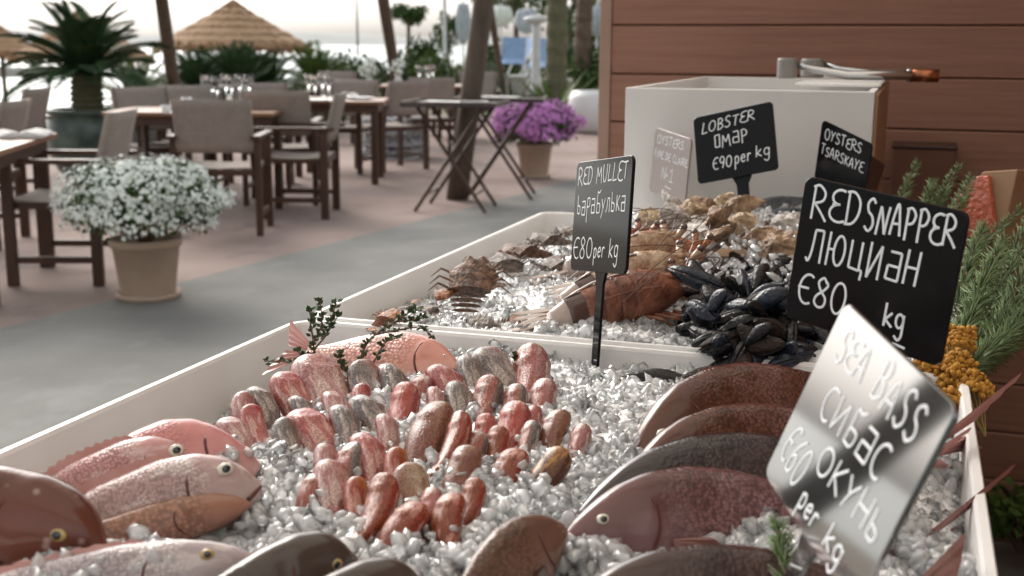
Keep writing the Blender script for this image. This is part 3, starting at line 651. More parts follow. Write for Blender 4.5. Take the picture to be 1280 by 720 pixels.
def lounger(label, p, rz):
    o = thing('beach_chair', label, 'beach chair', p, rz, group='blue beach chairs in the garden')
    for sx in (-.28, .28):
        MB().tube([(sx, -.35, 0), (sx, .15, .95)], .018, 6).build('frame_leg', MT['white_metal'], o); MB().tube([(sx, .4, 0), (sx, -.1, .55)], .018, 6).build('frame_leg', MT['white_metal'], o)
    mb = MB().loft([[(-.27, .16, .95), (.27, .16, .95), (.27, .15, .93), (-.27, .15, .93)], [(-.27, -.05, .5), (.27, -.05, .5), (.27, -.06, .48), (-.27, -.06, .48)], [(-.27, -.35, .38), (.27, -.35, .38), (.27, -.35, .36), (-.27, -.35, .36)]])
    mb.build('sling', MT['blue'], o)
for (u, dep, z, rz, lab) in [(642, 27, .45, .5, 'bright blue folding beach chair left of the pale column, left one of the near pair'), (656, 27.5, .45, -.4, 'blue beach chair leaning beside the pale column'), (681, 25, .42, .3, 'deep blue beach chair right of the pale column')]:
    p = base_at(u, dep); lounger(lab, Vector((p.x, p.y, z)), rz-yaw)
o = tag(MB().box(-2.6, 2.2, -.8, .8, 0, .45, Matrix.Translation(base_at(660, 27.3)) @ Matrix.Rotation(-yaw, 4, 'Z')).build('stone_platform', MT['concrete'], bevel=.02), 'low pale stone platform carrying the blue beach chairs', 'platform')

# ================================================================== TERRACE FURNITURE
def make_chair(label):
    o = thing('dining_chair', label, 'chair', group='wooden dining chairs with taupe sling seats')
    leg = MB().box(-.02, .02, -.028, .028, 0.001, .632).build('leg', MT['wood_dark'], o, bevel=.004); leg.location = (-.27, .22, 0)
    for x, y in ((.27, .22), (-.27, -.22), (.27, -.22)):
        c = leg.copy(); COL.objects.link(c); c.parent = o; c.location = (x, y, 0)
    arm = MB().box(-.03, .03, -.30, .28, .634, .660).build('arm', MT['wood_dark'], o, bevel=.006); arm.location = (-.27, 0, 0)
    c = arm.copy(); COL.objects.link(c); c.parent = o; c.location = (.27, 0, 0)
    st = MB().box(-.012, .012, -.19, .19, .12, .155).build('stretcher', MT['wood_dark'], o); st.location = (-.27, 0, 0)
    c = st.copy(); COL.objects.link(c); c.parent = o; c.location = (.27, 0, 0)
    mb = MB(); mb.box(-.249, .249, .205, .235, .395, .435); mb.box(-.249, .249, -.235, -.205, .395, .435)
    mb.box(-.249, -.222, -.204, .204, .398, .432); mb.box(.222, .249, -.204, .204, .398, .432); mb.build('seat_frame', MT['wood_dark'], o, bevel=.003)
    rings = []
    for i in range(9):
        s = i/8; y = -.225+.46*s; z = .452-.018*math.sin(math.pi*s); rings.append([(-.235, y, z-.012), (.235, y, z-.012), (.235, y, z), (0, y, z-.008), (-.235, y, z)])
    MB().loft(rings).build('seat', MT['sling'], o, smooth=False)
    for sx in (-.232, .232):
        MB().tube([(sx, -.195, .42), (sx, -.235, .60), (sx, -.31, .885)], .014, 8).build('back_post', MT['wood_dark'], o, smooth=True)
    rings = []
    for i in range(8):
        s = i/7; z = .545+.345*s; y = -.222-.090*s; rings.append([(-.25, y-.014, z), (-.12, y-.026, z), (.12, y-.026, z), (.25, y-.014, z), (.25, y+.016, z), (.12, y-.002, z), (-.12, y-.002, z), (-.25, y+.016, z)])
    fix(MB().loft(rings).build('backrest', MT['sling'], o, smooth=True))
    return o
def gp(u, v): p = P(u, v, 0.0); return Vector((p.x, p.y, 0.004 if p.x > -3.6 else 0.0))
chairs = [
 ((-4.265, 5.33, 0), 110, 'dining chair seen side-on behind the white flowers, half under the bare table'),
 (gp(-30, 304), 112, 'dining chair cut by the left edge, behind the bare wooden table'),
 (gp(8, 252), 108, 'dining chair with its tilted back outlined against the water, second from the left edge'),
 ((-4.36, 7.02, 0), 21, 'dining chair whose broad back faces the viewer just right of the white flowers'),
 ((-4.27, 7.93, 0), 108, 'dining chair seen side-on in the middle, pale back edge catching the light'),
 (gp(356, 252), 22, 'dining chair with its back to the viewer, behind the side-on chair in the middle'),
 (gp(236, 244), 200, 'dining chair on the far side of the glass-laden table, facing the viewer'),
 (gp(206, 250), 245, 'dining chair at the left end of the glass-laden table'),
 (gp(430, 214), 182, 'dining chair beyond the plate-laden middle table, facing the viewer'),
 (gp(490, 211), 60, 'dining chair turned three-quarters beside the stone-filled basket'),
 (gp(418, 178), 196, 'farthest dining chair by the clipped hedge'),
 (gp(536, 196), 30, 'dining chair partly hidden by the folding stands'),
 (gp(566, 172), 120, 'pale-backed dining chair left of the thickest leaning pole, at the far table'),
 (gp(597, 176), 200, 'dining chair just behind the thickest leaning pole'),
 (gp(325, 232), 205, 'dining chair behind the wine glasses, between the two nearer tables'),
]
c0 = None
for loc, rz, lab in chairs:
    if c0 is None: c0 = make_chair(lab); c0.location = loc; c0.rotation_euler = (0, 0, rad(rz))
    else: copy_thing(c0, lab, loc, rad(rz))

def make_table(label, loc, rz, lx, ly, h=.745):
    o = thing('dining_table', label, 'table', loc, rad(rz), group='wooden dining tables on the terrace')
    npl = 7; w = ly/npl; pl = None
    for k in range(npl):
        if pl is None: pl = MB().box(-lx/2, lx/2, -w/2+.002, w/2-.002, h-.028, h).build('tabletop_slat', MT['wood_table'], o, bevel=.003); s = pl
        else: s = pl.copy(); COL.objects.link(s); s.parent = o
        s.location = (0, -ly/2+w*(k+.5), 0)
    MB().box(-lx/2+.05, lx/2-.05, -ly/2+.05, ly/2-.05, h-.10, h-.031).build('apron', MT['wood_dark'], o)
    leg = None
    for sx in (-1, 1):
        for sy in (-1, 1):
            if leg is None: leg = MB().box(-.03, .03, -.03, .03, 0.001, h-.102).build('leg', MT['wood_dark'], o, bevel=.004); s = leg
            else: s = leg.copy(); COL.objects.link(s); s.parent = o
            s.location = (sx*(lx/2-.09), sy*(ly/2-.09), 0)
    return o
H_T = .745
cor = P(72, 166, H_T); e1 = Vector((.44, -.9, 0)).normalized(); e2 = Vector((-.9, -.44, 0)).normalized()
def on(cor, a, b_): return cor + e1*a + e2*b_
c = on(cor, .62, .40); tA = make_table('bare wooden table at the left edge with a folded napkin', (c.x, c.y, 0), math.degrees(math.atan2(e1.y, e1.x)), 1.24, .80)
cB = P(250, 137, H_T); make_table('dining table crowded with wine glasses behind the broad-backed chair', (cB.x, cB.y, 0), 20, 1.25, .80)
cC = P(418, 124, H_T); make_table('middle dining table laid with white plates', (cC.x, cC.y, 0), 20, 0.95, .80)
cD = P(532, 106, H_T); make_table('far dining table with glasses, left of the thickest leaning pole', (cD.x, cD.y, 0), 20, 1.1, .80)

# tableware
def lathe_obj(name, prof, n, m, loc, label, cat, group):
    return tag_loc(MB().lathe(prof, n).build(name, m, smooth=True), loc, label, cat, group)
def tag_loc(o, loc, label, cat, group): o.location = loc; return tag(o, label, cat, group)
WG = [(0.002, 0), (.034, .001), (.033, .004), (.006, .010), (.004, .03), (.004, .085), (.012, .10), (.032, .125), (.037, .155), (.032, .20), (.0305, .20), (.035, .155), (.030, .127), (.010, .104), (.001, .102)]
rg = random.Random(4)
gl0 = None
def glass(loc, label, sc=1.0):
    global gl0
    if gl0 is None: gl0 = MB().lathe(WG, 14).build('wine_glass', MT['glass'], smooth=True); o = gl0
    else: o = gl0.copy(); COL.objects.link(o)
    o.location = loc; o.scale = (sc,)*3; return tag(o, label, 'wine glass', 'wine glasses set on the dining tables')
spots = [(258, 128), (266, 130), (272, 132), (283, 127), (290, 129), (300, 126), (306, 131), (312, 127)]
for i, (u, v) in enumerate(spots):
    p = P(u, v, H_T+.002); glass((p.x, p.y, H_T+.002), ['leftmost','second','third','fourth','fifth','sixth','seventh','rightmost'][i]+' wine glass of the cluster on the glass-laden table', 1.15)
for i, (u, v) in enumerate([(386, 122), (394, 125), (403, 121), (411, 124)]):
    p = P(u, v, H_T+.002); glass((p.x, p.y, H_T+.002), ['leftmost','second','third','rightmost'][i]+' wine glass of the row at the left end of the middle table', 1.1)
for i, (u, v) in enumerate([(524, 105), (535, 107), (541, 104)]):
    p = P(u, v, H_T+.002); glass((p.x, p.y, H_T+.002), ['left','middle','right'][i]+' wine glass of the three on the far table', 1.2)
pl0 = None
PLT = [(.001, 0), (.07, .001), (.12, .016), (.122, .019), (.075, .007), (.001, .005)]
def plate(u, v, label):
    global pl0
    if pl0 is None: pl0 = MB().lathe(PLT, 28).build('plate', MT['china'], smooth=True); o = pl0
    else: o = pl0.copy(); COL.objects.link(o)
    p = P(u, v, H_T+.001); o.location = (p.x, p.y, H_T+.001); tag(o, label, 'plate', 'white plates on the dining tables'); return p
for u, v, lab in [(303, 133, 'white plate below the wine glasses on the glass-laden table'), (268, 139, 'white plate at the near edge of the glass-laden table'), (225, 143, 'white plate at the left end of the glass-laden table'), (430, 123, 'white plate in the centre of the middle table'), (452, 124, 'white plate at the right end of the middle table'), (398, 127, 'white plate near the glasses of the middle table'), (518, 107, 'white plate at the left end of the far table'), (549, 108, 'white plate at the right end of the far table')]:
    plate(u, v, lab)
def napkin(p, rz, label, s=.16):
    mb = MB(); rings = []
    for i in range(9):
        a = i/8; y = -s+2*s*a; rings.append([(-s*.55, y, 0), (-s*.5, y, .012+.006*math.sin(a*9)), (0, y, .026+.010*math.sin(a*7+1)), (s*.5, y, .014+.006*math.sin(a*8)), (s*.55, y, 0)])
    o = mb.loft(rings).build('napkin', MT['cloth'], smooth=True); o.location = (p.x, p.y, H_T+.002); o.rotation_euler = (0, 0, rz); return tag(o, label, 'napkin', 'folded napkins on the tables')
napkin(P(40, 171, H_T), .5, 'pale folded napkin near the corner of the bare wooden table', .15)
napkin(P(10, 172, H_T), .9, 'pale napkin at the very left edge of the bare wooden table', .13)
napkin(P(440, 121, H_T), .4, 'crumpled pinkish napkin between the plates of the middle table', .11)
def votive(u, v, label, m, r=.04, h=.09):
    p = P(u, v, H_T+.001); o = MB().lathe([(.001, 0), (r*.85, .001), (r, h), (r*.9, h), (r*.75, .01), (.001, .012)], 16).build('candle_cup', m, smooth=True); o.location = (p.x, p.y, H_T+.001); return tag(o, label, 'cup', 'small cups on the tables')
votive(234, 137, 'white candle cup on the glass-laden table', MT['china'])
votive(219, 139, 'pink cup beside the white candle cup on the glass-laden table', mat('pink_cup', (.55, .25, .25), .4), .035, .07)
votive(208, 142, 'pale cup at the left end of the glass-laden table', MT['china'], .035, .06)
# small white flower bunches in vases on the tables
def posy(u, v, label, seed, r=.09):
    p = P(u, v, H_T+.001); o = thing('posy_vase', label, 'vase', (p.x, p.y, H_T+.001), group='vases of white flowers on the tables')
    MB().lathe([(.001, 0), (.04, .001), (.05, .06), (.03, .11), (.034, .13), (.028, .13), (.001, .1)], 14).build('vase', MT['china'], o, smooth=True)
    rgn = np.random.default_rng(seed); n = 60; pos = rgn.normal(size=(n, 3)); pos /= np.linalg.norm(pos, axis=1, keepdims=True); pos = pos*rgn.uniform(.4, 1, (n, 1))*r + np.array([0, 0, .13+r*.9])
    scatter('blossoms', ICO1, pos, .016, MT['white_petal'], o, rgn, .3); scatter('leaves', LEAF, pos*np.array([1, 1, .95]), .04, MT['leaf_grey'], o, rgn)
posy(462, 112, 'bunch of pale flowers in a vase behind the middle table plates', 3, .12)
posy(498, 108, 'bunch of white flowers in a vase at the left end of the far table', 6, .11)

# folding stands
def folding_stand(label, loc, rz, o=None):
    o = thing('folding_stand', label, 'folding stand', loc, rz, group='dark folding serving stands with crossed legs')
    for sy in (-.24, .24):
        MB().tube([(-.27, sy, 0.0), (.25, sy, .78)], .014, 8).build('crossed_leg', MT['wood_dark'], o)
        MB().tube([(.27, sy*.88, 0.0), (-.25, sy*.88, .78)], .014, 8).build('crossed_leg', MT['wood_dark'], o)
    MB().tube([(-.185, -.24, .13), (-.185, .24, .13)], .010, 6).build('crossbar', MT['wood_dark'], o)
    MB().tube([(.185, -.21, .13), (.185, .21, .13)], .010, 6).build('crossbar', MT['wood_dark'], o)
    mb = MB(); rings = []
    MB().box(-.36, .36, -.30, .30, .785, .805).build('tabletop', MT['dark_metal'], o, bevel=.004)
    mb.box(-.36, .36, -.30, -.285, .806, .822).box(-.36, .36, .285, .30, .806, .822).box(-.36, -.345, -.284, .284, .806, .822).box(.345, .36, -.284, .284, .806, .822)
    mb.build('tray_rim', MT['wood_dark'], o); return o
p1, p2 = gp(580, 256), gp(618, 246)
s1 = folding_stand('nearer folding stand with a dark tray top in front of the thickest leaning pole', (-3.30, 8.62, 0.004), rad(8))
s2 = folding_stand('farther folding stand with crossed legs beside the purple flowers', (-3.22, 9.45, 0.004), rad(14))
for k, (x, y, w) in enumerate([(-.1, .0, .15), (.12, .08, .11)]):
    q = s1.matrix_basis; v = Matrix.Rotation(rad(8), 4, 'Z') @ Vector((x, y, 0)); mb = MB().box(-w, w, -.07, .07, 0, .014)
    o = mb.build('menu_card', MT['china'], bevel=.002); o.location = (-3.30+v.x, 8.62+v.y, .8075); o.rotation_euler = (0, 0, .4*k); tag(o, ['white menu card lying on the left of the nearer folding stand', 'white menu card lying on the right of the nearer folding stand'][k], 'card', 'cards on the folding stands')
o = MB().box(-.17, .17, -.1, .1, 0, .02).build('folded_cloth', MT['cloth'], bevel=.006); o.location = (-3.25, 9.45, .8075); tag(o, 'folded white cloth on the farther folding stand', 'cloth')

# stone-filled basket
p = P(493, 196, 0); o = thing('stone_basket', 'squat grey stone-filled wire basket behind the three-quarter chair', 'basket', (p.x, p.y, 0))
rgn = np.random.default_rng(9); pos = [(x, y, z) for x in np.linspace(-.22, .22, 5) for y in np.linspace(-.22, .22, 5) for z in np.linspace(.06, .38, 4)]
scatter('stones', ICO2, pos, .062, MT['wire'], o, rgn, .12)
mb = MB()
for x in np.linspace(-.28, .28, 6):
    for y in (-.28, .28): mb.tube([(x, y, 0), (x, y, .44)], .005, 4); mb.tube([(y, x, 0), (y, x, .44)], .005, 4)
for z in (.01, .15, .29, .44):
    mb.tube([(-.28, -.28, z), (.28, -.28, z), (.28, .28, z), (-.28, .28, z), (-.28, -.28, z)], .005, 4)
mb.build('wire_cage', MT['steel'], o)

# ---- flower pots
STAR = [(0, 0, .05)]
for k in range(10):
    a = k*math.pi/5; rr = 1.0 if k % 2 == 0 else .48; STAR.append((rr*math.cos(a), rr*math.sin(a), .16 if k % 2 == 0 else 0))
STAR = (np.array(STAR), np.array([[0, 1+k, 1+(k+1) % 10] for k in range(10)]))
def flower_pot(name, label, loc, pr, ph, R_, Hc, zc, petal, n, ps, seed, leafm, saucer=True, cat='flower pot'):
    o = thing(name, label, cat, loc); rgn = np.random.default_rng(seed)
    k = pr
    MB().lathe([(k*.02, 0.012), (k*.76, .012), (k*.80, .03), (k*.98, ph*.86), (k*1.06, ph*.87), (k*1.08, ph), (k*.98, ph), (k*.93, ph*.9), (k*.02, ph*.88)], 40).build('pot_body', MT['terracotta'], o, smooth=True)
    if saucer: MB().lathe([(.02, 0.0), (k*.92, 0.0), (k*.96, .03), (k*.90, .03), (k*.82, .010), (.02, .009)], 40).build('saucer', MT['terracotta'], o, smooth=True)
    a = rgn.uniform(0, 2*np.pi, n*3); zz = rgn.uniform(-.55, 1.0, n*3); lump = 1+.10*np.sin(a*5+1)+.07*np.sin(a*3+zz*5)+.06*np.sin(zz*9+a*2)
    rr = np.sqrt(np.clip(1-zz**2, 0, 1))**.75; d = np.stack([rr*np.cos(a)*lump*R_, rr*np.sin(a)*lump*R_, zz*Hc*(1+.06*np.sin(a*4))], 1)
    dep = rgn.uniform(.86, 1.04, (n*3, 1)); pos = d*dep+np.array([0, 0, zc]); 
    keep = rgn.uniform(0, 1, n*3) < (0.42+0.35*np.sin(a*7+zz*11)**2)*(0.55+.45*(zz > -.2)); pos = pos[keep][:n]; nd = d[keep][:n]; nd = nd/np.linalg.norm(nd, axis=1, keepdims=True)
    nd = nd+rgn.normal(size=nd.shape)*.35; nd[:, 2] += .25; nd /= np.linalg.norm(nd, axis=1, keepdims=True); t_ = np.cross(nd, rgn.normal(size=nd.shape)); t_ /= np.linalg.norm(t_, axis=1, keepdims=True)
    Rm = np.stack([t_, np.cross(nd, t_), nd], 2)
    scatter('blossoms', STAR, pos, rgn.uniform(.7, 1.25, len(pos))*ps, petal, o, rgn, orient=Rm)
    m_ = int(n*1.6); a = rgn.uniform(0, 2*np.pi, m_); zz = rgn.uniform(-.7, .95, m_); rr = np.sqrt(1-zz**2)**.75; pos = np.stack([rr*np.cos(a)*R_, rr*np.sin(a)*R_, zz*Hc], 1)*rgn.uniform(.35, .97, (m_, 1))+np.array([0, 0, zc])
    scatter('foliage', LEAF, pos, rgn.uniform(.7, 1.3, m_)*ps*2.2, leafm, o, rgn)
    m_ = 40; mb = MB()
    for q in range(m_):
        a = q*2.4; rq = R_*(.3+.6*((q*7) % 10)/10); mb.tube([(0, 0, ph*.85), (rq*.5*math.cos(a), rq*.5*math.sin(a), ph+.08), (rq*math.cos(a), rq*math.sin(a), zc+.4*Hc*(1-rq/R_))], .003, 4)
    mb.build('stems', MT['stem'], o); return o
p = P(186, 372, 0)
flower_pot('white_flower_pot', 'pale clay pot brimming with small white flowers in front of the side-on chair', (p.x, p.y, 0.004), .165, .30, .385, .215, .475, MT['white_petal'], 3300, .0135, 11, MT['leaf'])
p = P(668, 222, 0)
flower_pot('purple_flower_pot', 'pale clay pot of purple-pink flowers beside the folding stands', (p.x, p.y, 0.004), .165, .33, .40, .235, .50, MT['pink_petal'], 2500, .023, 12, MT['leaf'])

# ================================================================== FISH COUNTER
XL, XR = -0.632, 0.066
ZR = 0.95
ct = thing('counter', 'long white counter cabinet under the two ice trays', 'counter', (0, 0, 0))
MB().box(XL+.03, XR-.03, .12, 3.12, 0.10, .835).build('cabinet', MT['plastic'], ct, bevel=.006)
MB().box(XL+.06, XR-.06, .16, 3.08, 0.006, .098).build('plinth', MT['brown_board'], ct)
def tray(label, y0, y1):
    o = thing('ice_tray', label, 'tray', (0, 0, 0), group='white display trays of crushed ice')
    def ringpts(inset, z, r=.03, n=5, yr=None):
        x0, x1, a, b_ = XL+inset, XR-inset, y0+inset, y1-inset; out = []
        rr = max(r-inset, .012)
        for cx, cy, s in ((x1-rr, b_-rr, 0), (x0+rr, b_-rr, 1), (x0+rr, a+rr, 2), (x1-rr, a+rr, 3)):
            for k in range(n+1):
                t_ = (s+k/n)*math.pi/2; out.append((cx+rr*math.cos(t_), cy+rr*math.sin(t_), z))
        return out
    mb = MB(); mb.loft([ringpts(.016, .838), ringpts(.004, .843), ringpts(.0, .86), ringpts(0, ZR-.003), ringpts(.0015, ZR), ringpts(.007, ZR), ringpts(.009, ZR-.003), ringpts(.020, .852), ringpts(.04, .848)])
    fix(mb.build('tray_shell', MT['acrylic'], o, smooth=False)); return o
Y0A, Y1A, Y0B, Y1B = .16, 1.160, 1.172, 2.093
tray('nearer white ice tray holding the mullet, gurnard and snapper', Y0A, Y1A)
tray('farther white ice tray holding prawns, mussels and oysters', Y0B, Y1B)

def sm(a, b_, x):
    t_ = np.clip((x-a)/(b_-a), 0, 1); return t_*t_*(3-2*t_)
def hn(x, y):
    e = sm(XL, XL+.20, x)*.052-.020; r_ = sm(.0, .066, x)*.02
    return .893+e+.006*np.sin(x*31+y*17)*np.sin(y*23)-r_ + .010*sm(.5, .9, y)*(1-sm(.95, 1.14, y))
def hf(x, y):
    e = sm(XL, XL+.20, x)*.040; return .898+e+.006*np.sin(x*27+y*13)+.028*sm(1.5, 2.05, y)*sm(XL+.1, XL+.35, x) + .006*np.exp(-((y-1.185)/.05)**2)
def ice(label, y0, y1, h, n1, seed, ymin):
    rgn = np.random.default_rng(seed); x0, x1 = XL+.0095, XR-.0095; nx, ny = 130, 180
    X, Y = np.meshgrid(np.linspace(x0, x1, nx), np.linspace(y0+.0095, y1-.0095, ny)); Z = h(X, Y)
    Z = Z+.0062+rgn.uniform(-.0030, .0030, Z.shape)
    for sl in (np.s_[0, :], np.s_[-1, :], np.s_[:, 0], np.s_[:, -1]): Z[sl] = np.minimum(Z[sl], ZR)-.035
    V = np.stack([X, Y, Z], -1).reshape(-1, 3); idx = np.arange(nx*ny).reshape(ny, nx)
    F = np.stack([idx[:-1, :-1], idx[:-1, 1:], idx[1:, 1:], idx[1:, :-1]], -1).reshape(-1, 4)
    o = thing('crushed_ice', label, 'ice', (0, 0, 0), group='crushed ice in the trays')
    bed = np_mesh('packed_ice', V, F, MT['ice_bed'], o, smooth=True, kind='stuff')
    # lumps
    for (frac, base, s0, s1, sm_) in ((.80, ICO1, 0.0020, .0066, False), (.20, ICO2, .0035, .0078, True)):
        n = int(n1*frac); x = rgn.uniform(x0+.004, x1-.004, n); y = rgn.uniform(ymin, y1-.011, n)
        cl = np.sin(x*41+3)*np.sin(y*37+1)+.6*np.sin(x*90+y*70)
        z = h(x, y)+rgn.uniform(-.004, .0075, n)+np.clip(cl, 0, 2)*.005
        sz = rgn.uniform(0, 1, n)**1.6*(s1-s0)+s0
        scatter('ice_lumps', base, np.stack([x, y, z], 1), sz, MT['ice'], o, rgn, .42 if not sm_ else .16, (1.45, 1, .55), smooth=sm_)
    return o
ice('crushed ice bed of the nearer tray between the fish', Y0A, Y1A, hn, 34000, 1, .42)
ice('crushed ice bed of the farther tray around the shellfish', Y0B, Y1B, hf, 24000, 2, Y0B+.011)

# ---- white display box behind the trays
o = thing('white_box', 'tall open-topped white box behind the ice trays in front of the clad wall', 'box', (0, 0, 0))
fy = 2.135; a = PY(782, 111, fy); c = PY(1094, 113, fy); zt = (a.z+c.z)/2; by = 2.98
bx0, bx1 = a.x, c.x; th_ = .012
MB().box(bx0, bx1, fy, fy+th_, .836, zt).build('front_panel', MT['plastic'], o, bevel=.002)
MB().box(bx0, bx1, by-th_, by, .836, zt).build('back_panel', MT['plastic'], o, bevel=.002)
MB().box(bx0+.0005, bx0+th_, fy+th_+.0005, by-th_-.0005, .836, zt-.0005).build('side_panel', MT['plastic'], o)
side_wood = mat("pale_brown_edge", (.36, .22, .13), .5, (.28, .16, .09), 9, stretch=(1, 1, .2))
MB().box(bx1-th_, bx1-.0005, fy+th_+.0005, by-th_-.0005, .836, zt-.0005).build('side_panel', MT['plastic'], o)
MB().box(bx1, bx1+.006, fy+.004, by-.004, .836, zt-.004).build('side_trim', side_wood, o, bevel=.002)
MB().box(bx0+th_+.001, bx1-th_-.001, fy+th_+.001, by-th_-.001, .836, .85).build('floor_panel', MT['plastic'], o)
BX0, BX1, BZ, BFY, BBY = bx0, bx1, zt, fy, by
# white lid tray on the right of the box, tongs on it
y_l = 2.45; a = PY(1000, 112, y_l); c = PY(1098, 112, y_l)
o = MB().box(a.x, BX1+.004, y_l-.10, BBY+.0, 0, .006).build('white_board', MT['china'], bevel=.002); o.location = (0, 0, BZ+.001)
tag(o, 'thin white board across the right end of the white box, under the metal tongs', 'board')
tz = BZ+.008
yt = 2.62
o = thing('serving_tongs', 'pair of long metal tongs with grey jaws and a copper-coloured end, on the white box', 'tongs', (0, 0, 0))
j1, j2 = PY(984, 86, yt), PY(1016, 79, yt+.12)
zj = tz
for (q, r_, hh) in ((j1, .021, .042), (j2, .025, .040)):
    MB().lathe([(.001, 0), (r_*.95, 0), (r_, .004), (r_, hh-.004), (r_*.9, hh), (.001, hh)], 20).build('jaw', MT['grey_plastic'], o, smooth=False).location = (q.x, q.y, zj)
e_ = PY(1165, 95, yt); e0 = PY(995, 88, yt)
def zz_(u, v, y): q = PY(u, v, y); return Vector((q.x, q.y, max(q.z, tz+.007)))
MB().tube([(j1.x+.018, yt, zj+.028), (j1.x+.05, yt, zj+.020), zz_(1060, 94, yt), zz_(1140, 94, yt)], [.006, .008, .010, .010], 10).build('arm', MT['steel'], o, smooth=True)
MB().tube([(j2.x+.02, j2.y, zj+.030), (j2.x+.06, j2.y-.01, zj+.018), zz_(1090, 92, yt+.07), zz_(1140, 93, yt+.024)], [.006, .007, .009, .009], 10).build('arm', MT['steel'], o, smooth=True)
q1, q2 = zz_(1138, 94, yt+.01), zz_(1174, 95, yt+.01)
MB().tube([q1, q2], [.0135, .0135], 14).build('end_cap', MT['copper'], o, smooth=True)
MB().tube([q1.lerp(q2, -.12), q1.lerp(q2, .02)], [.0145, .0145], 14).build('ring', MT['steel'], o, smooth=True)

